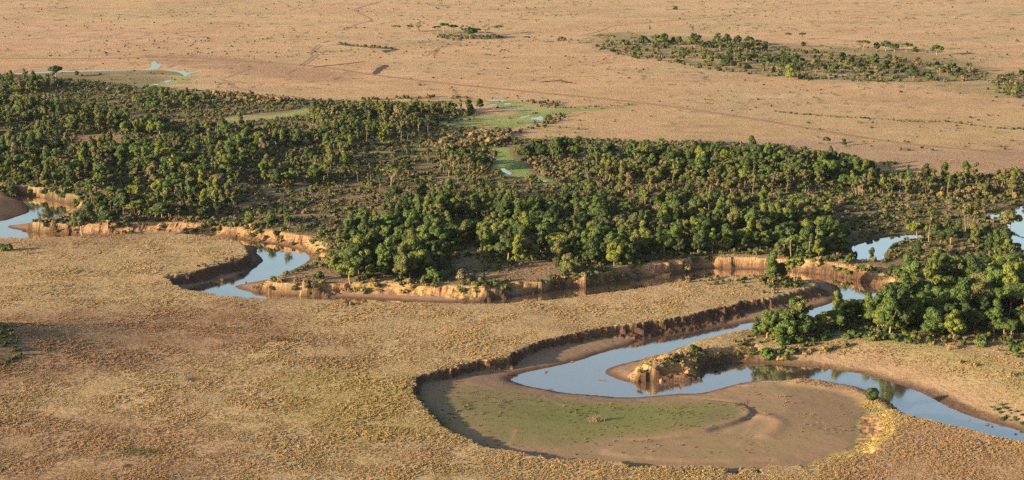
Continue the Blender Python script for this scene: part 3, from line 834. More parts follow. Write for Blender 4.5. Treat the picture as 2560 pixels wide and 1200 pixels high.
def plant_form(shape, seed):
    """returns (crown: verts, tris, quads, var), (trunk: verts, quads) for a plant of its natural size"""
    r = np.random.default_rng(seed)
    lobes, tubes = [], []
    kw = dict(per_m2=10.5, size=0.34)
    def L(x, y, z, a, b=None, c=None): lobes.append((x, y, z, a, b or a, c or a * 0.85))
    if shape == 'rounded':                                     # full dome almost down to the ground
        H, R = r.uniform(9.5, 12.0), r.uniform(3.2, 4.5)
        for k in range(20):
            th, ph = r.uniform(0, 6.283), r.uniform(0.05, 1.0)
            rr = R * 0.72 * math.sqrt(1 - (ph - 0.25) ** 2 if ph > 0.25 else 1) * r.uniform(0.55, 1.0)
            L(math.cos(th) * rr, math.sin(th) * rr, 2.6 + ph * (H - 4.4), r.uniform(0.8, 1.9))
        L(r.normal(0, .6), r.normal(0, .6), H - 1.9, 1.6); L(0, 0, 5.0, 2.5)
        tubes.append(limb(r, (0, 0, -0.3), (r.normal() * .3, r.normal() * .3, 6.0), 0.34, 0.16, 0.05))
        for k in range(3): tubes.append(limb(r, (0, 0, 1.6), (lobes[k][0], lobes[k][1], lobes[k][2]), 0.18, 0.06))
    elif shape == 'tall':                                      # leafy column
        H = 14.0
        for k in range(17):
            s = k / 16
            th = r.uniform(0, 6.283); rr = (2.5 * math.sin(math.pi * min(1, 0.25 + 0.75 * s)) + 0.4) * r.uniform(0.4, 1.0)
            L(math.cos(th) * rr, math.sin(th) * rr, 2.6 + s * (H - 4.2), r.uniform(0.8, 1.7))
        L(0, 0, 5.5, 1.7); L(0, 0, 8.5, 1.6)
        tubes.append(limb(r, (0, 0, -0.3), (0.2, 0.1, 10.5), 0.36, 0.10, 0.03))
        for k in (2, 6, 9): tubes.append(limb(r, (0, 0, 2.4), lobes[k][:3], 0.17, 0.06))
    elif shape == 'spreading':                                 # broad crown over a visible stem
        H, R = 10.5, 5.8
        for k in range(18):
            th = r.uniform(0, 6.283); rr = R * math.sqrt(r.uniform(0.02, 1)) * 0.86
            L(math.cos(th) * rr, math.sin(th) * rr, 7.4 - 0.085 * rr * rr + r.uniform(-0.6, 1.0), r.uniform(1.2, 1.9), None, r.uniform(0.9, 1.4))
        L(0, 0, 7.2, 2.6, 2.6, 1.7)
        tubes.append(limb(r, (0, 0, -0.3), (r.normal() * .4, r.normal() * .4, 4.2), 0.40, 0.26, 0.04))
        for k in range(6): tubes.append(limb(r, (0, 0, 3.4), lobes[k][:3], 0.2, 0.06))
    elif shape == 'slender':                                   # tall bare pale stem, small ragged head
        H = 14.0
        tx, ty = r.normal(0, 0.7, 2)
        for k in range(9):
            th = r.uniform(0, 6.283); rr = r.uniform(0.3, 2.1)
            L(tx + math.cos(th) * rr, ty + math.sin(th) * rr, r.uniform(8.4, 12.9), r.uniform(0.75, 1.3), None, r.uniform(0.6, 1.0))
        for k in range(3):
            L(tx * 0.6 + r.normal(0, 0.9), ty * 0.6 + r.normal(0, 0.9), r.uniform(5.5, 8), r.uniform(0.45, 0.8))
        kw.update(per_m2=8.0, size=0.33, open_=0.2)
        tubes.append(limb(r, (0, 0, -0.3), (tx, ty, 11.5), 0.19, 0.07, 0.04, 7))
        for k in range(6): tubes.append(limb(r, (tx * 0.6, ty * 0.6, 7.0), lobes[k][:3], 0.12, 0.05))
    elif shape == 'forked':                                    # several pale stems opening upwards, open crown
        for s in range(3):
            th0 = s * 2.1 + r.uniform(-.5, .5)
            bx, by = math.cos(th0) * 2.4, math.sin(th0) * 2.4
            top = (bx, by, r.uniform(7.2, 9.2))
            tubes.append(limb(r, (math.cos(th0) * 0.25, math.sin(th0) * 0.25, -0.3), top, 0.18, 0.07, 0.10, 6))
            for k in range(5):
                th, rr = r.uniform(0, 6.283), r.uniform(0.3, 1.7)
                c = (bx + math.cos(th) * rr, by + math.sin(th) * rr, top[2] + r.uniform(-1.6, 1.9))
                L(*c, r.uniform(0.8, 1.4), None, r.uniform(0.65, 1.1))
                if k < 2: tubes.append(limb(r, (bx * 0.75, by * 0.75, top[2] - 2.2), c, 0.1, 0.04))
        kw.update(per_m2=8.0, size=0.34, open_=0.15)
    elif shape == 'umbrella':                                  # flat-topped thorn tree
        for k in range(13):
            th = r.uniform(0, 6.283); rr = 4.3 * math.sqrt(r.uniform(0, 1))
            L(math.cos(th) * rr, math.sin(th) * rr, 7.0 + r.uniform(-0.35, 0.5) - 0.03 * rr * rr, r.uniform(0.9, 1.5), None, r.uniform(0.42, 0.7))
        kw.update(per_m2=8.5, size=0.33)
        tubes.append(limb(r, (0, 0, -0.3), (0.3, 0.1, 3.6), 0.28, 0.2, 0.05))
        for k in range(7): tubes.append(limb(r, (0.25, 0.1, 3.2), lobes[k][:3], 0.14, 0.05, 0.06))
    elif shape == 'bare':                                      # mostly leafless crown of pale twigs
        tubes.append(limb(r, (0, 0, -0.3), (0.2, 0.2, 4.5), 0.26, 0.16, 0.05))
        for k in range(16):
            th, rr = r.uniform(0, 6.283), r.uniform(1.0, 3.4)
            c = (math.cos(th) * rr, math.sin(th) * rr, r.uniform(5.0, 9.5))
            tubes.append(limb(r, (0.1 * k % .3, 0.1, r.uniform(2.5, 4.4)), c, 0.11, 0.035, 0.08))
            L(*c, r.uniform(0.5, 1.0))
        kw.update(per_m2=7.0, size=0.26, core=0.0, open_=0.25)
    elif shape == 'bush':                                      # low mound, about 2.2 m
        for k in range(8):
            th, rr = r.uniform(0, 6.283), r.uniform(0, 1.35)
            L(math.cos(th) * rr, math.sin(th) * rr, r.uniform(0.35, 1.55) * (1.25 - rr / 3), r.uniform(0.5, 0.85))
        kw.update(per_m2=13.0, size=0.24)
        tubes.append(limb(r, (0, 0, -0.3), (0.1, 0, 1.0), 0.07, 0.04))
    crown = leaf_clumps(r, lobes, **kw)
    return crown, join_tubes(tubes)

SHAPES = {'rounded': 4, 'tall': 3, 'spreading': 3, 'slender': 4, 'forked': 3, 'umbrella': 2, 'bare': 2, 'bush': 4}
FORMS = {}
for si, (s, n) in enumerate(SHAPES.items()):
    FORMS[s] = []
    for k in range(n):
        (cv, ct, cq, var), (tv, tq) = plant_form(s, 100 * si + k + 5)
        crown = np_mesh("crown", cv, [ct, cq], [M_LEAF['mid green']], fattr={'var': var})
        trunk = np_mesh("trunk", tv, tq, [M_BARK if s not in ('rounded', 'bush') else M_BARK2], smooth=True)
        FORMS[s].append(dict(crown=crown, trunk=trunk, raw=(cv, ct, cq, var, tv, tq)))
NAT_H = {'rounded': 11, 'tall': 14, 'spreading': 9.5, 'slender': 13.5, 'forked': 10.3, 'umbrella': 8, 'bare': 9.5, 'bush': 2.2}

# hidden prototypes for the masses nobody could count
PROTO = {}
def proto_collection(name, combos):
    col = bpy.data.collections.new(name)
    for i, (s, k, colr) in enumerate(combos):
        cv, ct, cq, var, tv, tq = FORMS[s][k]['raw']
        V = np.concatenate([cv, tv])
        fm = np.concatenate([np.zeros(len(ct) + len(cq)), np.ones(len(tq))])
        me = np_mesh("form", V, [ct, np.concatenate([cq, tq + len(cv)])], [M_LEAF[colr], M_BARK2 if s in ('rounded', 'bush') else M_BARK],
                     face_mat=fm, fattr={'var': np.concatenate([var, np.full(len(tq), 0.5)])})
        col.objects.link(bpy.data.objects.new("%s_%03d" % (name, i), me))
    return col

def scatter(name, pts, scl, rot, pick, coll, label, tint=None):
    me = bpy.data.meshes.new(name)
    n = len(pts)
    me.vertices.add(n); me.vertices.foreach_set('co', np.asarray(pts, np.float32).ravel())
    me.attributes.new('scl', 'FLOAT', 'POINT').data.foreach_set('value', np.asarray(scl, np.float32))
    me.attributes.new('rot', 'FLOAT', 'POINT').data.foreach_set('value', np.asarray(rot, np.float32))
    me.attributes.new('pick', 'INT', 'POINT').data.foreach_set('value', np.asarray(pick, np.int32))
    if tint is not None:
        me.attributes.new('tint', 'FLOAT_COLOR', 'POINT').data.foreach_set('color', np.c_[tint, np.ones(n)].astype(np.float32).ravel())
    o = link(name, me)
    ng = bpy.data.node_groups.new(name, 'GeometryNodeTree')
    ng.interface.new_socket('Geometry', in_out='INPUT', socket_type='NodeSocketGeometry')
    ng.interface.new_socket('Geometry', in_out='OUTPUT', socket_type='NodeSocketGeometry')
    gi, go = ng.nodes.new('NodeGroupInput'), ng.nodes.new('NodeGroupOutput')
    ci = ng.nodes.new('GeometryNodeCollectionInfo')
    ci.inputs['Collection'].default_value = coll
    ci.inputs['Separate Children'].default_value = True
    ci.inputs['Reset Children'].default_value = True
    iop = ng.nodes.new('GeometryNodeInstanceOnPoints')
    iop.inputs['Pick Instance'].default_value = True
    def attr(nm, dt):
        a = ng.nodes.new('GeometryNodeInputNamedAttribute'); a.data_type = dt
        a.inputs['Name'].default_value = nm
        return a.outputs[0]
    cx = ng.nodes.new('ShaderNodeCombineXYZ')
    ng.links.new(attr('rot', 'FLOAT'), cx.inputs['Z'])
    e2r = ng.nodes.new('FunctionNodeEulerToRotation')
    ng.links.new(cx.outputs[0], e2r.inputs[0])
    cs = ng.nodes.new('ShaderNodeCombineXYZ')
    for k in range(3): ng.links.new(attr('scl', 'FLOAT'), cs.inputs[k])
    ng.links.new(gi.outputs[0], iop.inputs['Points'])
    ng.links.new(ci.outputs[0], iop.inputs['Instance'])
    ng.links.new(attr('pick', 'INT'), iop.inputs['Instance Index'])
    ng.links.new(e2r.outputs[0], iop.inputs['Rotation'])
    ng.links.new(cs.outputs[0], iop.inputs['Scale'])
    ng.links.new(iop.outputs[0], go.inputs[0])
    md = o.modifiers.new('scatter', 'NODES'); md.node_group = ng
    return tag(o, label, None, None, 'stuff')

# ------------------------------------------------------------------ where the trees stand
def jitter_in(px_poly, spacing, z=0.0, seed=0):
    r = np.random.default_rng(seed)
    P = smooth_line(ats(px_poly, z), 2, True)
    x0, y0 = P.min(0); x1, y1 = P.max(0)
    gx, gy = np.meshgrid(np.arange(x0, x1, spacing), np.arange(y0, y1, spacing))
    gx = gx.ravel() + r.uniform(-.5, .5, gx.size) * spacing * 0.95
    gy = gy.ravel() + r.uniform(-.5, .5, gy.size) * spacing * 0.95
    k = in_poly(gx, gy, P)
    return gx[k], gy[k]

CLEAR = [ats(p) for p in (
 [(1300,664),(1365,655),(1395,672),(1370,698),(1240,702),(1200,694),(1260,680)], [(1125,652),(1180,640),(1195,662),(1135,680)],
 [(185,336),(300,338),(300,362),(190,366)], [(1226,368),(1275,368),(1320,410),(1330,430),(1400,462),(1330,452),(1270,444),(1232,426)],
 [(1090,312),(1300,282),(1210,262),(1230,250),(1340,260),(1380,290),(1250,334)], [(548,294),(770,270),(780,286),(560,310)],
 [(700,700),(760,672),(800,668),(860,690),(850,705),(760,708)],
 [(560,505),(700,486),(860,480),(950,492),(880,520),(800,540),(640,535)],
 [(1225,468),(1420,474),(1430,500),(1330,520),(1240,500)], [(2100,560),(2330,500),(2440,515),(2350,570),(2330,640),(2120,652)],
 [(880,470),(1100,462),(1160,478),(1000,500),(900,490)], [(2180,540),(2330,500),(2420,520),(2300,560),(2180,575)])]
MIXES = {
 'dense': ((('rounded', .50), ('tall', .24), ('spreading', .22), ('forked', .04)), (('dark green', .30), ('mid green', .46), ('yellow-green', .14), ('olive', .10))),
 'bright': ((('rounded', .55), ('tall', .20), ('spreading', .22), ('forked', .03)), (('dark green', .22), ('mid green', .50), ('yellow-green', .22), ('olive', .06))),
 'riverine': ((('rounded', .40), ('tall', .22), ('spreading', .20), ('slender', .10), ('forked', .08)), (('dark green', .30), ('mid green', .38), ('yellow-green', .14), ('olive', .18))),
 'riverine2': ((('rounded', .30), ('tall', .20), ('spreading', .18), ('slender', .18), ('forked', .14)), (('dark green', .22), ('mid green', .32), ('yellow-green', .20), ('olive', .24), ('grey-brown', .02))),
 'mixed': ((('rounded', .28), ('tall', .18), ('spreading', .18), ('slender', .22), ('forked', .14)), (('dark green', .32), ('mid green', .30), ('yellow-green', .08), ('olive', .28), ('grey-brown', .02))),
 'pale': ((('slender', .42), ('forked', .33), ('spreading', .12), ('tall', .08), ('bare', .05)), (('dark green', .15), ('mid green', .25), ('yellow-green', .10), ('olive', .45), ('grey-brown', .05))),
 'far': ((('rounded', .30), ('spreading', .34), ('forked', .18), ('umbrella', .18)), (('dark green', .45), ('mid green', .2), ('olive', .30), ('grey-brown', .05))),
}
ZONES = [
 # phrase, polygon of stem bases, spacing, mix, size range
 ("the near right forest", [(1850,858),(1930,838),(2040,822),(2150,800),(2240,765),(2246,728),(2300,716),(2400,716),(2450,706),(2520,692),(2700,686),(2700,856),(2560,852),(2440,852),(2350,848),(2240,842),(2120,836),(2040,836),(1970,862),(1900,872)], 5.9, 'bright', (0.55, 1.14)),
 ("the middle wood's left end", [(795,668),(830,640),(850,600),(900,560),(980,545),(1060,545),(1100,600),(1130,640),(1120,690),(1040,702),(980,702),(900,700),(860,690)], 5.8, 'dense', (0.42, 0.95)),
 ("the middle wood's centre", [(1060,545),(1150,535),(1300,530),(1450,535),(1500,560),(1520,620),(1500,680),(1430,690),(1380,690),(1330,655),(1250,670),(1190,640),(1130,640),(1090,600)], 5.6, 'riverine', (0.44, 0.90)),
 ("the wood above the orange cliff", [(1490,550),(1600,555),(1750,555),(1900,550),(2050,565),(2110,600),(2140,640),(2120,658),(2000,645),(1850,638),(1740,636),(1620,655),(1540,668),(1510,620)], 5.2, 'riverine', (0.44, 0.84)),
 ("the thin wood behind it", [(950,520),(1050,490),(1200,485),(1400,490),(1600,510),(1800,510),(2000,520),(2100,560),(1900,550),(1700,555),(1500,545),(1300,528),(1100,540),(980,545)], 8.0, 'mixed', (0.46, 0.82)),
 ("the pale-stemmed right wood", [(1420,440),(1480,420),(1600,440),(1800,450),(2000,450),(2200,470),(2270,480),(2230,505),(2050,495),(1850,495),(1650,490),(1500,480),(1430,470)], 7.0, 'pale', (0.50, 0.84)),
 ("the wood under the track", [(1470,400),(1600,385),(1700,390),(1850,388),(1950,395),(2060,410),(2160,430),(2200,460),(2000,455),(1800,455),(1600,445),(1490,425)], 6.0, 'riverine', (0.50, 0.86)),
 ("the clump beside the green pool", [(1275,385),(1330,375),(1400,378),(1440,390),(1400,402),(1320,400)], 6.0, 'mixed', (0.63, 0.90)),
 ("the row left of the green pool", [(1095,415),(1140,408),(1220,408),(1235,425),(1200,432),(1110,432)], 6.4, 'pale', (0.59, 0.84)),
 ("the wood left of the swamp", [(770,300),(850,292),(960,295),(1060,315),(1080,345),(1000,360),(880,362),(790,350)], 6.8, 'pale', (0.59, 0.90)),
 ("the dark row behind the swamp", [(760,290),(830,283),(940,285),(1060,278),(1150,275),(1200,278),(1190,290),(1080,292),(980,300),(860,305)], 6.5, 'mixed', (0.46, 0.73)),
 ("the dark far left wood", [(-60,270),(60,262),(200,280),(340,300),(420,320),(350,340),(230,332),(120,345),(60,372),(-60,380)], 6.4, 'riverine2', (0.46, 0.79)),
 ("the left wood behind the river", [(-60,395),(80,372),(200,372),(320,380),(460,378),(560,400),(600,440),(540,480),(440,500),(330,490),(230,500),(150,478),(60,466),(-60,452)], 6.2, 'riverine2', (0.44, 0.88)),
 ("the mixed wood left of centre", [(380,345),(470,330),(560,325),(680,335),(780,350),(880,370),(900,420),(860,455),(760,468),(660,470),(600,440),(560,400),(450,378)], 8.0, 'mixed', (0.42, 0.88)),
 ("the left bank grove", [(190,530),(240,510),(340,500),(450,505),(540,490),(600,480),(610,505),(560,535),(500,552),(400,553),(300,552),(240,553),(200,548)], 6.6, 'riverine2', (0.42, 0.84)),
 ("the left marsh", [(-40,215),(60,205),(160,205),(130,232),(60,240),(-40,240)], 9.0, 'mixed', (0.50, 0.73)),
 ("the loose trees behind the marsh", [(330,258),(420,248),(520,255),(480,275),(380,285)], 11.0, 'mixed', (0.55, 0.73)),
 ("the open wood by the pools", [(2250,455),(2350,450),(2480,455),(2600,460),(2600,500),(2450,498),(2380,498),(2260,500)], 9.5, 'pale', (0.50, 0.82)),
 ("the thicket round the pools", [(2330,600),(2420,590),(2480,600),(2530,620),(2560,650),(2400,655),(2300,652),(2250,648),(2320,630)], 5.8, 'mixed', (0.42, 0.72)),
 ("the far grove's back row", [(1560,112),(1640,106),(1720,104),(1800,106),(1900,116),(1920,128),(1800,128),(1680,122)], 10.0, 'far', (0.50, 0.82)),
 ("the long far grove", [(1690,150),(1800,145),(1950,150),(2120,155),(2250,160),(2400,175),(2460,186),(2380,200),(2200,200),(2000,192),(1850,180),(1740,162)], 12.5, 'far', (0.42, 0.73)),
 ("the near forest's river edge", [(1842,858),(1890,838),(1960,830),(2040,816),(2150,794),(2215,768),(2250,740),(2270,770),(2190,806),(2080,832),(1990,852),(1920,872),(1860,872)], 4.0, 'bright', (0.45, 0.80)),
 ("the wood below the pools", [(2230,690),(2300,680),(2420,676),(2580,666),(2580,700),(2420,716),(2250,726)], 5.0, 'riverine', (0.42, 0.70)),
 ("the open scrub", [(880,440),(1000,400),(1100,392),(1180,440),(1260,450),(1400,475),(1330,520),(1100,500),(950,500)], 15.0, 'pale', (0.38, 0.69)),
 ("the bank scrub by the bend", [(560,548),(640,545),(740,560),(800,590),(760,592),(680,575),(580,562)], 9.0, 'mixed', (0.29, 0.56)),
]
# single trees one can point at: base pixel, shape, variant, colour, height in metres, turn, label
SINGLES = [
 ((2180,1014),'rounded',1,'dark green',5.2,0.3,"round dark green bushy tree alone on the near bank above the river bend",'tree'),
 ((207,590),'spreading',0,'olive',10.2,0.4,"olive spreading tree with pale stem at the tip of the left grassland",'tree'),
 ((270,582),'spreading',1,'dark green',7.5,1.4,"dark green low tree on the left river bank beside the olive spreading tree",'tree'),
 ((876,704),'spreading',2,'yellow-green',8.2,2.0,"small yellow-green tree with pale stem on the bank at the forest corner",'tree'),
 ((1932,708),'tall',0,'mid green',11.8,0.9,"tall leafy column tree on the tip of the grassy tongue",'tree'),
 ((1950,704),'rounded',1,'dark green',7.2,2.2,"low dark tree between the leafy column and the forked pale tree",'tree'),
 ((1974,706),'slender',1,'mid green',8.8,0.2,"thin pale-stemmed tree beside the forked tree on the grassy tongue",'tree'),
 ((1988,708),'forked',0,'yellow-green',9.2,1.1,"forked pale-stemmed tree with yellow-green crown on the grassy tongue",'tree'),
 ((978,465),'umbrella',0,'yellow-green',8.2,0.5,"lone pale yellow flat-topped tree in the scrub left of centre",'tree'),
 ((950,472),'slender',2,'olive',6.5,0.5,"thin small tree left of the lone flat-topped tree",'tree'),
 ((2322,606),'slender',0,'olive',12.0,1.0,"tall bare-stemmed tree with small head at the end of the right pool",'tree'),
 ((2293,598),'spreading',1,'yellow-green',7.2,2.8,"broad yellow-green tree leaning over the end of the right pool",'tree'),
 ((2416,578),'forked',2,'olive',11.0,1.7,"tall pale forked tree between the two right pools",'tree'),
 ((2376,586),'rounded',3,'yellow-green',6.5,0.7,"small yellow-green tree left of the pale forked tree by the pools",'tree'),
 ((2384,592),'slender',3,'olive',6.4,2.7,"short thin tree in front of the yellow-green tree by the pools",'tree'),
 ((2526,578),'spreading',2,'olive',7.4,0.9,"olive tree standing in front of the rightmost pool",'tree'),
 ((2180,648),'tall',1,'dark green',5.2,0.9,"dark narrow tree at the near shore of the right pool",'tree'),
 ((2110,364),'rounded',0,'dark green',3.6,0.4,"single round dark shrub on the plain below the far track",'shrub'),
 ((2066,360),'spreading',0,'dark green',3.9,1.4,"tiny dark tree left of the round shrub below the far track",'tree'),
 ((2225,432),'umbrella',1,'dark green',5.4,0.2,"small dark tree at the plain's edge above the right woodland",'tree'),
 ((1200,272),'rounded',2,'dark green',6.4,0.9,"single round dark tree at the swamp's left shore",'tree'),
 ((990,82),'umbrella',0,'olive',6.5,0.9,"leftmost lone thorn tree on the far plain",'tree'),
 ((1024,80),'umbrella',1,'dark green',6.0,1.9,"small dark thorn tree right of the leftmost one on the far plain",'tree'),
 ((1047,80),'bare',0,'olive',7.6,0.5,"thin twiggy tree near the leftmost thorn trees on the far plain",'tree'),
 ((1094,84),'umbrella',1,'dark green',6.5,0.1,"first thorn tree from the left in the small far clump",'tree'),
 ((1110,86),'umbrella',0,'dark green',9.6,2.9,"widest flat-topped tree of the small far clump",'tree'),
 ((1132,84),'umbrella',1,'dark green',7.5,2.1,"flat-topped tree right of the widest one in the small far clump",'tree'),
 ((1162,96),'forked',1,'olive',9.5,0.6,"pale forked tree in the middle of the small far clump",'tree'),
 ((1176,98),'spreading',0,'dark green',10.0,0.6,"tallest dark tree in the middle of the small far clump",'tree'),
 ((1190,90),'umbrella',0,'dark green',6.5,1.6,"small dark tree behind the tallest one in the small far clump",'tree'),
 ((1214,88),'bare',1,'grey-brown',9.0,1.2,"grey twiggy tree at the right end of the small far clump",'tree'),
 ((1248,84),'umbrella',1,'dark green',7.0,0.2,"single thorn tree just right of the small far clump",'tree'),
 ((1120,28),'bare',0,'grey-brown',6.0,0.2,"faint leafless tree above the small far clump",'tree'),
 ((1316,106),'umbrella',0,'dark green',5.0,0.9,"small leaning tree alone between the two far groves",'tree'),
 ((1338,106),'bare',1,'grey-brown',4.6,0.9,"faint grey tree right of the small leaning tree on the far plain",'tree'),
 ((1404,110),'spreading',2,'grey-brown',6.2,0.3,"brown round-headed tree alone left of the far grove",'tree'),
 ((1622,84),'slender',0,'olive',7.2,0.5,"tall thin tree alone above the far grove",'tree'),
 ((1525,110),'umbrella',0,'olive',7.5,0.5,"leftmost flat-topped tree of the far grove",'tree'),
 ((1500,103),'umbrella',1,'olive',5.8,0.7,"small thorn tree at the far grove's left end",'tree'),
 ((1732,86),'slender',2,'dark green',6.5,0.2,"thin dark tree rising behind the far grove",'tree'),
 ((1687,24),'bush',0,'dark green',3.6,0.2,"dark round shrub alone near the top of the plain",'shrub'),
 ((2006,98),'umbrella',1,'dark green',5.4,1.2,"small flat dark tree behind the far grove's right end",'tree'),
 ((2008,118),'rounded',2,'dark green',4.6,0.2,"small dark tree below the flat dark tree by the far grove",'tree'),
 ((1968,100),'umbrella',0,'olive',5.8,1.8,"small olive tree at the right end of the far grove's back row",'tree'),
 ((2158,128),'umbrella',0,'dark green',8.5,0.4,"first dark tree from the left in the row behind the long far grove",'tree'),
 ((2192,128),'rounded',1,'dark green',7.4,0.9,"second dark tree from the left in the row behind the long far grove",'tree'),
 ((2214,128),'spreading',0,'dark green',8.2,1.4,"third dark tree from the left in the row behind the long far grove",'tree'),
 ((2236,131),'spreading',1,'dark green',7.2,0.3,"fourth dark tree from the left in the row behind the long far grove",'tree'),
 ((2266,132),'umbrella',1,'dark green',7.4,2.2,"fifth dark tree from the left in the row behind the long far grove",'tree'),
 ((2288,134),'rounded',3,'dark green',6.0,1.2,"rightmost dark tree of the row behind the long far grove",'tree'),
 ((2342,138),'spreading',2,'mid green',8.0,0.2,"single tree with clear stem right of the dark row on the far plain",'tree'),
 ((2318,140),'slender',1,'olive',4.6,0.2,"tiny thin tree left of the clear-stemmed single tree on the far plain",'tree'),
 ((1976,200),'rounded',0,'yellow-green',11.0,0.2,"large yellowish tree at the near edge of the long far grove",'tree'),
 ((2428,200),'forked',2,'grey-brown',9.0,0.2,"pale stemmed tree at the right end of the long far grove",'tree'),
 ((140,192),'spreading',1,'dark green',8.0,0.2,"dark round-headed tree beside the white stream at far left",'tree'),
 ((192,192),'rounded',1,'dark green',4.2,0.2,"small dark tree right of the round-headed tree by the white stream",'tree'),
 ((84,218),'tall',2,'dark green',11.0,0.2,"tallest dark tree among the left marsh trees",'tree'),
 ((244,228),'rounded',0,'dark green',4.4,0.2,"dark round shrub between the small white pools at left",'shrub'),
 ((316,228),'bush',0,'dark green',3.6,0.2,"low dark shrub right of the small white pools at left",'shrub'),
 ((186,230),'bush',2,'dark green',3.8,0.2,"low dark shrub left of the small white pools at left",'shrub'),
 ((12,628),'bush',1,'dark green',3.4,0.4,"dark bush at the left edge of the near grassland",'bush'),
 ((1740,880),'bush',2,'dark green',2.9,0.9,"dark green bush on top of the eroded river tongue",'bush'),
 ((1700,893),'bush',3,'straw',1.9,0.4,"straw-coloured bush on the rim of the eroded river tongue",'bush'),
 ((1672,898),'bush',0,'straw',1.9,0.4,"straw-coloured bush above the eroded clay face of the river tongue",'bush'),
 ((1722,892),'bush',1,'straw',1.9,1.4,"straw-coloured bush just in front of the dark bush on the tongue",'bush'),
 ((798,699),'bush',3,'dark green',2.9,0.4,"small dark bush on the bank at the bend's inner slope",'bush'),
 ((1085,728),'bush',0,'mid green',4.8,1.4,"large green bush hanging over the middle bank",'bush'),
 ((1160,728),'bush',2,'grey-brown',4.4,0.4,"large brown bush beside the green one on the middle bank",'bush'),
 ((2540,882),'bush',1,'mid green',3.4,0.4,"green bush at the right edge of the sandy slope",'bush'),
 ((1445,700),'bush',2,'olive',3.4,0.4,"olive bush in a gully of the orange bank",'bush'),
]
trees = []          # x, y, z, shape, variant, colour, scale, rot, zone
def choose(r, pairs):
    w = np.array([p[1] for p in pairs]); return pairs[r.choice(len(pairs), p=w / w.sum())][0]
spots = [at(*s[0]) for s in SINGLES]
for zi, (phrase, poly, sp, mix, (s0, s1)) in enumerate(ZONES):
    r = np.random.default_rng(900 + zi)
    gx, gy = jitter_in(poly, sp, 0.0, 300 + zi)
    ok = (sample(sd_rim, gx, gy) < 7.0 * (sample(wide, gx, gy) > 0.5) - (0.2 if 'edge' in phrase else 1.2)) & (sample(pond_sd, gx, gy) < -1.5)
    for c in CLEAR: ok &= ~in_poly(gx, gy, c)
    if 'edge' in phrase: pass
    elif mix in ('dense', 'bright', 'riverine', 'riverine2'): ok &= perlin(gx / 17, gy / 17, 5) > -0.16
    else: ok &= perlin(gx / 26, gy / 26, 6) > -0.22
    if mix in ('riverine2', 'mixed'): ok &= perlin(gx / 38, gy / 38, 9) > -0.20
    for x, y in zip(gx[ok], gy[ok]):
        shp = choose(r, MIXES[mix][0]); colr = choose(r, MIXES[mix][1])
        trees.append((x, y, float(height(x, y)[0]), shp, int(r.integers(SHAPES[shp])), colr, r.uniform(s0, s1), r.uniform(0, 6.283), zi))

# the 300 that show largest, and every single tree, are things of their own; the rest is one mass
def shown(tr):
    return NAT_H[tr[3]] * tr[6] / math.hypot(tr[0], tr[1])
order = sorted([i for i, tr in enumerate(trees) if -30 < to_px(tr[0], tr[1], tr[2])[0] < 2590], key=lambda i: -shown(trees[i]))
solo = set(order[:300])
BARKS = {'rounded': M_BARK2, 'bush': M_BARK2}
def place(name, shp, var, colr, loc, scale, rot, label, cat, group=None, parts=True):
    f = FORMS[shp][var % SHAPES[shp]]
    if parts:
        root = bpy.data.objects.new(name, None); C.objects.link(root)
        root.empty_display_size = 0.5
        cr = link("crown", f['crown'], root); link("trunk", f['trunk'], root)
    else:
        root = cr = link(name, f['crown'])
    cr.material_slots[0].link = 'OBJECT'
    cr.material_slots[0].material = M_LEAF[colr]
    root.location = loc; root.rotation_euler = (0, 0, rot); root.scale = (scale,) * 3
    return tag(root, label, cat, group)
TREE_NAME = {'rounded': 'round_tree', 'tall': 'tall_tree', 'spreading': 'spreading_tree', 'slender': 'slender_tree', 'forked': 'forked_tree', 'umbrella': 'thorn_tree', 'bare': 'twiggy_tree', 'bush': 'bush'}
SHAPE_WORD = {'rounded': 'rounded', 'tall': 'tall', 'spreading': 'spreading', 'slender': 'slender', 'forked': 'forked', 'umbrella': 'flat-topped', 'bare': 'twiggy', 'bush': 'low'}
ORD = "first second third fourth fifth sixth seventh eighth ninth tenth eleventh twelfth thirteenth fourteenth fifteenth sixteenth seventeenth eighteenth nineteenth twentieth".split()
def ordinal(n):
    if n < 20: return ORD[n]
    return {2: 'twenty', 3: 'thirty', 4: 'forty'}[(n + 1) // 10] + ('-' + ORD[(n + 1) % 10 - 1] if (n + 1) % 10 else 'th')
for s in SINGLES:
    (px, py), shp, var, colr, h, rot, label, cat = s
    x, y = at(px, py)
    z = float(height(x, y)[0])
    if z < -0.8:                                             # stands on a lower level: move back along the line of sight
        x, y = at(px, py, z); z = float(height(x, y)[0])
    nm = 'shrub' if cat == 'shrub' else TREE_NAME[shp] if cat == 'tree' and shp != 'bush' else ('bushy_tree' if cat == 'tree' else 'bush')
    place(nm, shp, var, colr, (x, y, z - 0.05), h / NAT_H[shp], rot, label, cat, parts=(cat == 'tree'))
groups = {}
for i in solo:
    tr = trees[i]
    groups.setdefault((tr[8], tr[5], tr[3]), []).append(i)
for (zi, colr, shp), ids in sorted(groups.items()):
    ids.sort(key=lambda i: to_px(*trees[i][:3])[0])
    for n, i in enumerate(ids):
        tr = trees[i]
        if len(ids) == 1: lab = "the only %s %s tree in %s" % (colr, SHAPE_WORD[shp], ZONES[zi][0])
        else: lab = "%s from left of the %s %s trees in %s" % (ordinal(n), colr, SHAPE_WORD[shp], ZONES[zi][0])
        place(TREE_NAME[shp], shp, tr[4], colr, tr[:3], tr[6], tr[7], lab, 'tree', "trees of " + ZONES[zi][0])
combos, cid = [], {}
for s in SHAPES:
    for k in range(SHAPES[s]):
        for colr in M_LEAF:
            if s == 'bush' or colr != 'straw':
                cid[(s, k, colr)] = len(combos); combos.append((s, k, colr))
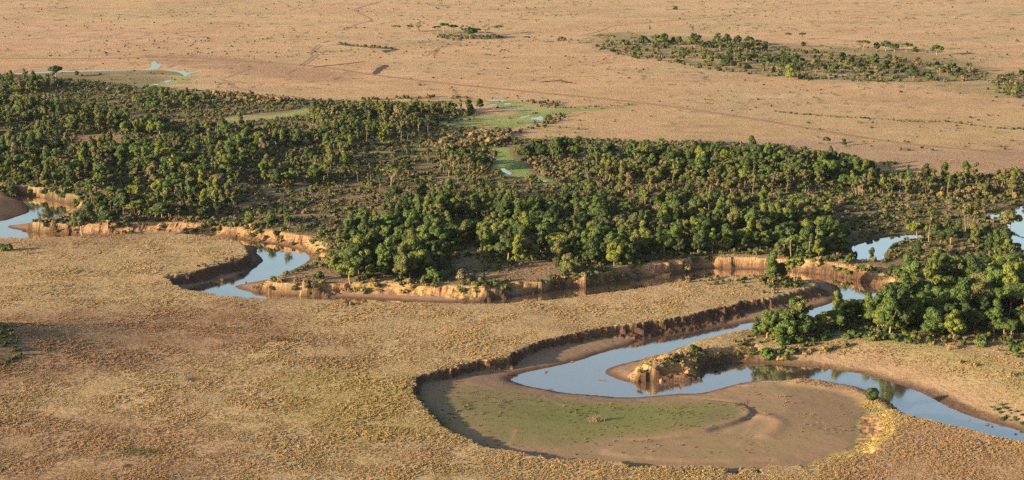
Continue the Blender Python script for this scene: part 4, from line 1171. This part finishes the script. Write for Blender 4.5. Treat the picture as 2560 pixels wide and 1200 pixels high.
used = sorted({(trees[i][3], trees[i][4], trees[i][5]) for i in range(len(trees)) if i not in solo}, key=lambda c: cid[c])
rest = [i for i in range(len(trees)) if i not in solo]
tcoll = proto_collection("tree_form", used)
uid = {c: n for n, c in enumerate(used)}
scatter("woodland", [trees[i][:3] for i in rest], [trees[i][6] for i in rest], [trees[i][7] for i in rest],
        [uid[(trees[i][3], trees[i][4], trees[i][5])] for i in rest], tcoll, "woodland of green and olive trees merging together behind the river")

# ------------------------------------------------------------------ undergrowth: scrub under and between the trees
bcols = ['dark green', 'mid green', 'olive', 'grey-brown', 'straw']
bcombo = [('bush', k, c) for k in range(4) for c in bcols]
bcoll = proto_collection("scrub_form", bcombo)
bu_x, bu_y, bu_s, bu_c = [], [], [], []
solo_bushes = []
def scrub(px_poly, spacing, size, weights, seed, z=0.0, avoid=True, thr=-0.35, where=None):
    r = np.random.default_rng(seed)
    gx, gy = jitter_in(px_poly, spacing, z, seed)
    ok = np.ones(len(gx), bool)
    if avoid:
        ok &= (sample(sd_rim, gx, gy) < -0.6) & (sample(pond_sd, gx, gy) < -0.6)
        for c in CLEAR[:7]: ok &= ~in_poly(gx, gy, c)
    ok &= perlin(gx / 13, gy / 13, seed) > thr
    gx, gy = gx[ok], gy[ok]
    w = np.array([weights.get(c, 0) for c in bcols]); w = w / w.sum()
    s_, c_ = r.uniform(*size, len(gx)), r.choice(5, len(gx), p=w)
    if where:                                                 # the larger ones can be pointed at one by one
        big_ = (s_ > size[0] + 0.45 * (size[1] - size[0])) & (height(gx, gy) > WL + 0.2) if len(gx) else np.zeros(0, bool)
        solo_bushes.extend((x, y, s, bcols[c], where) for x, y, s, c in zip(gx[big_], gy[big_], s_[big_], c_[big_]))
        gx, gy, s_, c_ = gx[~big_], gy[~big_], s_[~big_], c_[~big_]
    bu_x.extend(gx); bu_y.extend(gy); bu_s.extend(s_); bu_c.extend(c_)
GREEN_MIX = {'dark green': .4, 'mid green': .25, 'olive': .25, 'grey-brown': .1}
MID_MIX = {'dark green': .25, 'mid green': .2, 'olive': .35, 'grey-brown': .2}
DRY_MIX = {'dark green': .20, 'mid green': .12, 'olive': .38, 'grey-brown': .30}
scrub(SCRUB, 3.1, (0.22, 0.95), DRY_MIX, 21, thr=-0.2)
for zi, z in enumerate(ZONES[:17]):
    scrub(z[1], 4.4 if zi in (0, 1, 2, 3) else 6.0, (0.5, 1.25), GREEN_MIX if zi in (0, 1, 2, 3) else MID_MIX, 40 + zi, thr=-0.15)
scrub([(1490,115),(1600,100),(1950,125),(2200,140),(2450,180),(2500,200),(2300,205),(2000,200),(1700,165),(1500,130)], 6.2, (0.5, 1.5), {'dark green': .35, 'olive': .45, 'grey-brown': .20}, 81, thr=-0.02)
scrub([(2480,205),(2560,180),(2700,180),(2700,245),(2560,250),(2470,225)], 7.0, (0.7, 1.5), {'dark green': .3, 'olive': .5, 'grey-brown': .2}, 82)
scrub([(1090,90),(1180,88),(1260,90),(1240,98),(1120,98)], 5.0, (0.5, 1.0), {'dark green': .3, 'olive': .5, 'grey-brown': .2}, 83)
scrub([(1080,365),(1130,350),(1200,330),(1250,325),(1280,340),(1250,362),(1180,370),(1100,380)], 4.0, (0.9, 1.7), {'straw': .22, 'grey-brown': .45, 'olive': .33}, 84, thr=-0.6)
scrub([(1300,395),(1440,400),(1440,440),(1380,450),(1330,425)], 3.6, (0.6, 1.1), {'straw': .2, 'grey-brown': .5, 'olive': .3}, 85, thr=-0.6)
scrub([(520,232),(640,238),(760,256),(640,262),(560,255)], 6.0, (0.8, 1.6), {'straw': .5, 'grey-brown': .5}, 86)
scrub([(640,252),(760,258),(1000,244),(1180,242),(1180,247),(900,252),(760,264)], 5.0, (0.5, 1.2), {'dark green': .3, 'grey-brown': .7}, 87)
scrub([(2300,478),(2440,470),(2560,480),(2560,498),(2400,500),(2300,500)], 5.0, (0.8, 1.5), {'straw': .35, 'olive': .4, 'grey-brown': .25}, 88)
scrub([(1290,258),(1340,250),(1420,262),(1400,272)], 5.0, (0.5, 1.0), {'dark green': .2, 'grey-brown': .8}, 89)
scrub([(1340,285),(1420,285),(1400,310),(1340,325),(1280,335),(1330,310)], 4.5, (0.4, 1.0), {'grey-brown': .8, 'dark green': .2}, 90)
# bushes on the banks, on the tongue of land and on the bars
scrub([(690,692),(740,676),(860,700),(1050,704),(1230,704),(1230,716),(1040,716),(860,712),(720,712)], 4.2, (0.35, 0.85), {'straw': .5, 'olive': .3, 'dark green': .2}, 91, avoid=False, thr=0.0, where="the middle bank's rim")
scrub([(1700,700),(1800,690),(1920,690),(2010,706),(1990,722),(1920,736),(1860,722),(1760,712)], 4.5, (0.30, 0.75), {'dark green': .3, 'olive': .4, 'straw': .3}, 92, avoid=False, where="the tongue's grassy top")
scrub([(1890,700),(1960,694),(2010,706),(1990,720),(1940,722)], 2.6, (0.4, 0.8), {'dark green': .5, 'olive': .4, 'straw': .1}, 93, avoid=False)
scrub([(300,555),(560,560),(700,576),(790,600),(770,604),(600,576),(300,566)], 4.5, (0.5, 1.1), {'dark green': .5, 'mid green': .3, 'straw': .2}, 94, avoid=False, thr=-0.1, where="the left bend's far rim")
scrub([(1770,884),(1860,862),(1990,866),(2100,856),(2200,858),(2100,864),(1980,876),(1860,886)], 3.4, (0.4, 0.9), {'straw': .5, 'olive': .4, 'mid green': .1}, 95, avoid=False, thr=-0.1, where="the river tongue's slope")
scrub([(2230,860),(2350,860),(2560,880),(2560,960),(2480,930),(2380,900),(2280,880)], 3.6, (0.3, 0.75), {'straw': .55, 'olive': .35, 'dark green': .1}, 96, avoid=False, thr=0.05, where="the right sandy slope")
scrub([(1900,870),(2020,842),(2120,838),(2260,846),(2400,856),(2560,858),(2560,866),(2250,858),(2080,846),(1960,876)], 3.2, (0.6, 1.3), {'mid green': .5, 'dark green': .3, 'olive': .2}, 97, avoid=False, thr=-0.5, where="the near right forest's foot")
scrub([(440,690),(480,684),(600,652),(630,645),(640,662),(560,700),(470,716)], 3.0, (0.3, 0.6), {'grey-brown': .6, 'straw': .3, 'olive': .1}, 98, -2.0, False, 0.0)
def bush_rim(line, lo, hi, n, size, weights, seed):
    r = np.random.default_rng(seed)
    P = smooth_line(ats(line), 4)
    k = r.integers(0, len(P) - 1, n); f = r.uniform(0, 1, n)[:, None]
    q = P[k] * (1 - f) + P[k + 1] * f
    d = P[k + 1] - P[k]; d /= np.linalg.norm(d, axis=1)[:, None] + 1e-9
    q = q + np.stack([d[:, 1], -d[:, 0]], 1) * r.uniform(lo, hi, n)[:, None]
    ok = (perlin(q[:, 0] / 9, q[:, 1] / 9, seed) > -0.1) & (height(q[:, 0], q[:, 1]) > WL + 0.5)
    q = q[ok]
    bu_x.extend(q[:, 0]); bu_y.extend(q[:, 1]); bu_s.extend(r.uniform(*size, len(q)))
    w = np.array([weights.get(c, 0) for c in bcols]); bu_c.extend(r.choice(5, len(q), p=w / w.sum()))
RIM_MIX = {'straw': .30, 'olive': .35, 'mid green': .15, 'dark green': .12, 'grey-brown': .08}
bush_rim(RIM_A[:8], -3, 8, 220, (0.4, 1.3), {'dark green': .4, 'mid green': .3, 'olive': .3}, 111)
bush_rim(RIM_A[11:28], -3, 3.0, 150, (0.25, 0.9), RIM_MIX, 112)
bush_rim(RIM_A[30:54], -2.5, 4.0, 260, (0.25, 0.95), RIM_MIX, 113)
bush_rim(RIM_A[58:66], -2.5, 3.0, 70, (0.3, 1.0), RIM_MIX, 114)
bush_rim(RIM_A[76:92], -1.5, 4.5, 150, (0.2, 0.6), {'straw': .6, 'olive': .4}, 115)
scrub([(-40,862),(26,872),(58,905),(20,930),(-40,922)], 2.0, (0.2, 0.55), {'dark green': .6, 'olive': .4}, 121, thr=-0.3)
scrub([(2480,1012),(2560,1038),(2620,1062),(2560,1072),(2490,1036)], 2.2, (0.2, 0.5), {'mid green': .6, 'dark green': .4}, 122, -2.6, False, -0.4)
# lines of small bushes on the far plain
def bush_line(pts, step, size, weights, seed):
    r = np.random.default_rng(seed)
    P = smooth_line(ats(pts), 20)
    d = np.r_[0, np.cumsum(np.linalg.norm(np.diff(P, axis=0), axis=1))]
    s = np.arange(0, d[-1], step) + r.uniform(-.4, .4, int(math.ceil(d[-1] / step))) * step
    bu_x.extend(np.interp(s, d, P[:, 0]) + r.normal(0, .5, len(s))); bu_y.extend(np.interp(s, d, P[:, 1]) + r.normal(0, .8, len(s)))
    bu_s.extend(r.uniform(*size, len(s)))
    w = np.array([weights.get(c, 0) for c in bcols]); bu_c.extend(r.choice(5, len(s), p=w / w.sum()))
bush_line([(1930,278),(2000,286),(2100,293),(2200,298),(2300,306),(2360,304),(2420,312),(2500,321),(2600,326)], 2.6, (0.25, 0.6), {'dark green': .6, 'olive': .4}, 101)
bush_line([(1370,270),(1440,269),(1520,266),(1585,261)], 3.2, (0.3, 0.6), {'dark green': .3, 'grey-brown': .7}, 102)
bush_line([(845,108),(880,113),(930,117),(985,122)], 3.0, (0.35, 0.9), {'dark green': 1}, 103)
bush_line([(640,262),(800,258),(1000,256),(1200,254)], 6.0, (0.3, 0.7), {'grey-brown': .6, 'dark green': .4}, 104)
# loose dots over the plains
r = np.random.default_rng(77)
n = 2600
py = np.where(r.uniform(0, 1, n) < 0.6, r.uniform(-10, 150, n), r.uniform(100, 380, n)); px = r.uniform(-80, 2640, n)
P = np.array([at(a, b) for a, b in zip(px, py)])
keep = (perlin(P[:, 0] / 120, P[:, 1] / 120, 8) > -0.1) & ~in_poly(P[:, 0], P[:, 1], ats(SCRUB))
P = P[keep]
bu_x.extend(P[:, 0]); bu_y.extend(P[:, 1]); bu_s.extend(r.uniform(0.15, 0.62, len(P))); bu_c.extend(r.choice([0, 2, 3], len(P)))
bg = {}
for b in solo_bushes: bg.setdefault((b[4], b[3]), []).append(b)
for (ph, colr), bl in sorted(bg.items()):
    bl.sort(key=lambda b: to_px(b[0], b[1], 0)[0])
    for i, (x, y, s, c, _) in enumerate(bl):
        lab = "the only %s bush on %s" % (colr, ph) if len(bl) == 1 else "%s from left of the %s bushes on %s" % (ordinal(i), colr, ph)
        place("bush", 'bush', i, colr, (x, y, float(height(x, y)[0]) - 0.08), s, 1.7 * i, lab, 'bush', "bushes on " + ph, parts=False)
bx, by = np.array(bu_x), np.array(bu_y)
bz = height(bx, by)
k = bz > WL + 0.15
bx, by, bz, bs_, bc = bx[k], by[k], bz[k], np.array(bu_s)[k], np.array(bu_c)[k]
scatter("undergrowth", np.c_[bx, by, bz - 0.08], bs_, rng.uniform(0, 6.283, len(bx)), rng.integers(0, 4, len(bx)) * 5 + bc, bcoll,
        "low scrub and thicket under and between the trees")

# ------------------------------------------------------------------ grass tussocks
def tussock(seed, h=0.5, w=0.55, n=26):
    r = np.random.default_rng(seed)
    V, Fs, var = [], [], []
    for k in range(n):
        th, rr = r.uniform(0, 6.283), w * math.sqrt(r.uniform(0, 1)) * 0.7
        b = np.array([math.cos(th) * rr, math.sin(th) * rr, -0.05])
        lean = np.array([math.cos(th), math.sin(th), 0]) * r.uniform(0.05, 0.45) * h + r.normal(0, .06, 3) * h
        tip = b + lean + np.array([0, 0, h * r.uniform(0.6, 1.1) * (1.1 - 0.6 * rr / w)])
        ph = r.uniform(0, 6.283); s = np.array([math.cos(ph), math.sin(ph), 0]) * r.uniform(0.06, 0.13)
        o = len(V)
        V += [b - s, b + s, (b + tip) * 0.5 + s * 1.2 + (0, 0, .06), tip, (b + tip) * 0.5 - s * 1.2 + (0, 0, .06)]
        Fs += [(o, o + 1, o + 2, o + 4), (o + 4, o + 2, o + 3, o + 3)]
        var += [r.uniform(0, 1)] * 2
    V = np.array(V)
    quads_ = np.array([f for f in Fs if len(set(f)) == 4]); tris_ = np.array([f[:3] for f in Fs if len(set(f)) == 3])
    return np_mesh("tussock", V, [tris_, quads_], [M_GRASS], fattr={'var': np.array(var)})
gcoll = bpy.data.collections.new("tussock_form")
for k in range(5):
    gcoll.objects.link(bpy.data.objects.new("tussock_%d" % k, tussock(400 + k)))
r = np.random.default_rng(55)
n = 460000
gy = 408 / (1 - r.uniform(0, 1, n) * (1 - 408 / 900.0))
gx = r.uniform(-1, 1, n) * (0.30 * gy + 12)
d_rim_ = sample(sdr, gx, gy); dw = sample(d_out, gx, gy); tt = sample(t, gx, gy); wd = sample(wide, gx, gy)
cl = fbm(gx / 9, gy / 9, 91, 3)
cl2 = perlin(gx / 2.2, gy / 2.2, 92)
dens = np.where(d_rim_ <= 0, 0.50 + 0.9 * cl + 0.55 * cl2, np.where(wd > 0.5, 0.30 + 0.6 * cl + 0.4 * cl2 - 0.4 * (tt > 0.7), np.where((tt < 1) & (sample(side_b, gx, gy) < 0.5), 0.9 * sample(vegk, gx, gy) + 0.1, 0.01 + 0.08 * cl + 0.03 * (sample(sd_floor, gx, gy) > 2))))
dens = np.where(sample(d_lev, gx, gy) < 4.5, 0.8, dens)
yb = sample(YELLOW, gx, gy) < 2.8 + 2.0 * cl2
dens = np.where(yb, 1.0, dens)
ins_scrub = in_poly(gx, gy, smooth_line(ats(SCRUB), 1, True))
dens = np.where(ins_scrub & (d_rim_ <= 0), dens * 0.75, dens)
dens = np.where((dw < 1.5) & (d_rim_ > 0), 0, dens)
keep = r.uniform(0, 1, n) < dens
gx, gy = gx[keep], gy[keep]
tint = np.where((sample(sdr, gx, gy) <= 0)[:, None], sample(COL_GRASS, gx, gy), sample(COL, gx, gy))
tint = np.clip(tint * 1.05, 0.02, 0.8)
px_, py_ = to_px(gx, gy, 0)
clump = np.exp(-((px_ - 880) / 170) ** 2 - ((py_ - 1010) / 90) ** 2)
sc = r.uniform(0.26, 0.68, len(gx)) * (1 + 1.1 * np.clip(fbm(gx / 20, gy / 20, 93, 2), -0.5, 1)) * (1 + 0.5 * clump)
scatter("grass", np.c_[gx, gy, height(gx, gy)], sc, r.uniform(0, 6.283, len(gx)), r.integers(0, 5, len(gx)), gcoll,
        "dry golden grass tussocks over the plain", tint)
print("solo bushes", len(solo_bushes), "trees", len(trees), "solo", len(solo), "rest", len(rest), "scrub", len(bx), "grass", len(gx))
# ------------------------------------------------------------------ fallen clay blocks, stones, driftwood, the dry bush on the bar
import bmesh
def lump(seed, sx, sy, sz, n=16):
    """angular clod: the hull of a few random points, edges chipped"""
    r = np.random.default_rng(seed)
    bm = bmesh.new()
    for k in range(n):
        d = r.normal(size=3); d /= np.linalg.norm(d)
        d = d * r.uniform(0.8, 1.15)
        bm.verts.new((d[0] * sx, d[1] * sy, d[2] * sz))
    bmesh.ops.convex_hull(bm, input=bm.verts)
    bmesh.ops.subdivide_edges(bm, edges=bm.edges, cuts=1)
    bmesh.ops.triangulate(bm, faces=bm.faces)
    bm.verts.ensure_lookup_table(); bm.verts.index_update()
    v = np.array([x.co[:] for x in bm.verts]) + r.normal(0, 0.05 * sx, (len(bm.verts), 3))
    f = np.array([[x.index for x in q.verts] for q in bm.faces])
    bm.free()
    return v, f
DZ = WL + 4.6
BLOCKS = [  # photo pixel, level, size, label
 ((1628,944),-3.6,(1.5,1.3,1.6),"upright clay block left of the fallen blocks at the tongue's eroded nose"),
 ((1652,950),-4.3,(1.9,1.5,1.2),"ring-shaped fallen clay block at the water below the eroded nose"),
 ((1690,950),-4.4,(1.3,1.0,0.9),"small clay block in the middle of the fallen row at the water"),
 ((1708,948),-4.3,(1.7,1.2,1.0),"broad clay block right of the small middle one at the water"),
 ((1748,946),-4.4,(1.1,0.9,0.8),"rightmost clay block standing alone at the water below the nose"),
 ((1730,938),-3.9,(1.9,1.5,1.0),"long clay block behind the rightmost one below the eroded nose"),
 ((1700,936),-3.6,(1.7,1.4,1.1),"clay block on the rubble slope under the golden clay face"),
 ((1668,932),-3.0,(1.5,1.3,1.6),"clay block leaning on the eroded nose above the ring-shaped one")]
for i, ((px, py), z, s, lab) in enumerate(BLOCKS):
    v, f = lump(600 + i, s[0] * 0.8, s[1] * 0.8, s[2] * 0.75)
    o = link("clay_block", np_mesh("clay_block", v, f, [M_EARTH]))
    z += DZ
    x, y = at(px, py, z); o.location = (x, y, z - 0.25); o.rotation_euler = (0.2 * math.sin(i), 0.15 * math.cos(i * 2), i * 1.3)
    tag(o, lab, "clay block", "clay blocks fallen from the eroded nose")
STONES = [((2212,999),1.2,"dark stone in the river beside the bushy tree"), ((2222,1003),0.6,"tiny dark stone right of the one beside the bushy tree"),
 ((2372,1016),1.4,"first dark stone from the left along the far edge of the riffle"), ((2392,1027),1.0,"second dark stone from the left along the riffle's far edge"),
 ((2424,1050),0.8,"small dark stone in mid-stream of the lower right reach"), ((2470,1062),1.6,"long dark stone in the riffle near the right edge"),
 ((2480,1067),0.9,"small dark stone below the long one in the riffle"), ((2540,1086),0.9,"rightmost dark stone in the riffle"),
 ((1365,931),1.6,"flat mud-brown stone in the water near the shaded left beach"), ((1430,905),1.1,"small stone at the tip of the shaded left beach"),
 ((614,707),1.3,"dark stone on the tip of the left point bar"), ((652,650),1.4,"dark stone at the foot of the shaded left bend bank"),
 ((388,572),1.4,"dark stone at the foot of the left orange cliff")]
v, f = lump(700, 1, 0.7, 0.45)
me_stone = np_mesh("river_stone", v, f, [M_STONE])
for i, ((px, py), s, lab) in enumerate(STONES):
    o = link("river_stone", me_stone)
    x, y = at(px, py, WL); o.location = (x, y, max(WL, float(height(x, y)[0]))); o.scale = (s * 0.6,) * 3; o.rotation_euler = (0, 0, i * 1.7 if s < 1.5 else 0.3)
    tag(o, lab, "stone", "stones in the river")
x, y = at(1491, 1062, -2.8)
z = float(height(x, y)[0])
root = bpy.data.objects.new("dry_bush", None); C.objects.link(root); root.location = (x, y, z)
tag(root, "dry tangled brush heap alone on the green bar", "bush")
r = np.random.default_rng(31)
tubes = []
for k in range(70):
    th = r.uniform(0, 6.283); a = np.array([r.normal(0, .7), r.normal(0, .5), 0.0])
    b = a + np.array([math.cos(th) * r.uniform(.3, 1.2), math.sin(th) * r.uniform(.3, 1.0), r.uniform(.5, 1.9)])
    tubes.append(limb(r, a, b, 0.05, 0.02, 0.12, 4))
v, f = join_tubes(tubes)
link("branches", np_mesh("branches", v, f, [M_BARK]), root)
cr = link("leaves", FORMS['bush'][2]['crown'], root); cr.scale = (0.55, 0.5, 0.55)
cr.material_slots[0].link = 'OBJECT'; cr.material_slots[0].material = M_LEAF['straw']
for i, ((px, py), ln, a, lab) in enumerate([((1505,950),3.6,-0.35,"thin dark driftwood branch floating left of the tongue's mud tip"), ((1374,975),2.2,0.5,"short driftwood piece on the mud shore below the river")]):
    z = WL + 0.05
    x, y = at(px, py, z)
    v, f = limb(np.random.default_rng(i), (-ln / 2, 0, 0), (ln / 2, 0, 0.1), 0.13, 0.05, 0.06, 6)
    o = link("driftwood", np_mesh("driftwood", v, f, [M_STONE])); o.location = (x, y, max(z, float(height(x, y)[0]) + .05)); o.rotation_euler = (0, 0, a)
    tag(o, lab, "driftwood")

# ------------------------------------------------------------------ the evening air
me = np_mesh("haze", [(sx * 3400, sy, sz) for sz in (-14, 152) for sx, sy in ((-1, -1600), (1, -1600), (1, 4200), (-1, 4200))],
             np.array([(0,3,2,1),(4,5,6,7),(0,1,5,4),(1,2,6,5),(2,3,7,6),(3,0,4,7)]))
haze = link("haze", me)
m, nt, N, L, bs = new_mat("evening_haze")
N.remove(bs)
pv = N.new('ShaderNodeVolumePrincipled')
pv.inputs['Color'].default_value = (0.80, 0.86, 0.95, 1)
pv.inputs['Density'].default_value = 0.000012
pv.inputs['Anisotropy'].default_value = 0.2
L.new(pv.outputs[0], N['Material Output'].inputs['Volume'])
me.materials.append(m)
tag(haze, "thin evening haze over the plain", None, None, 'stuff')
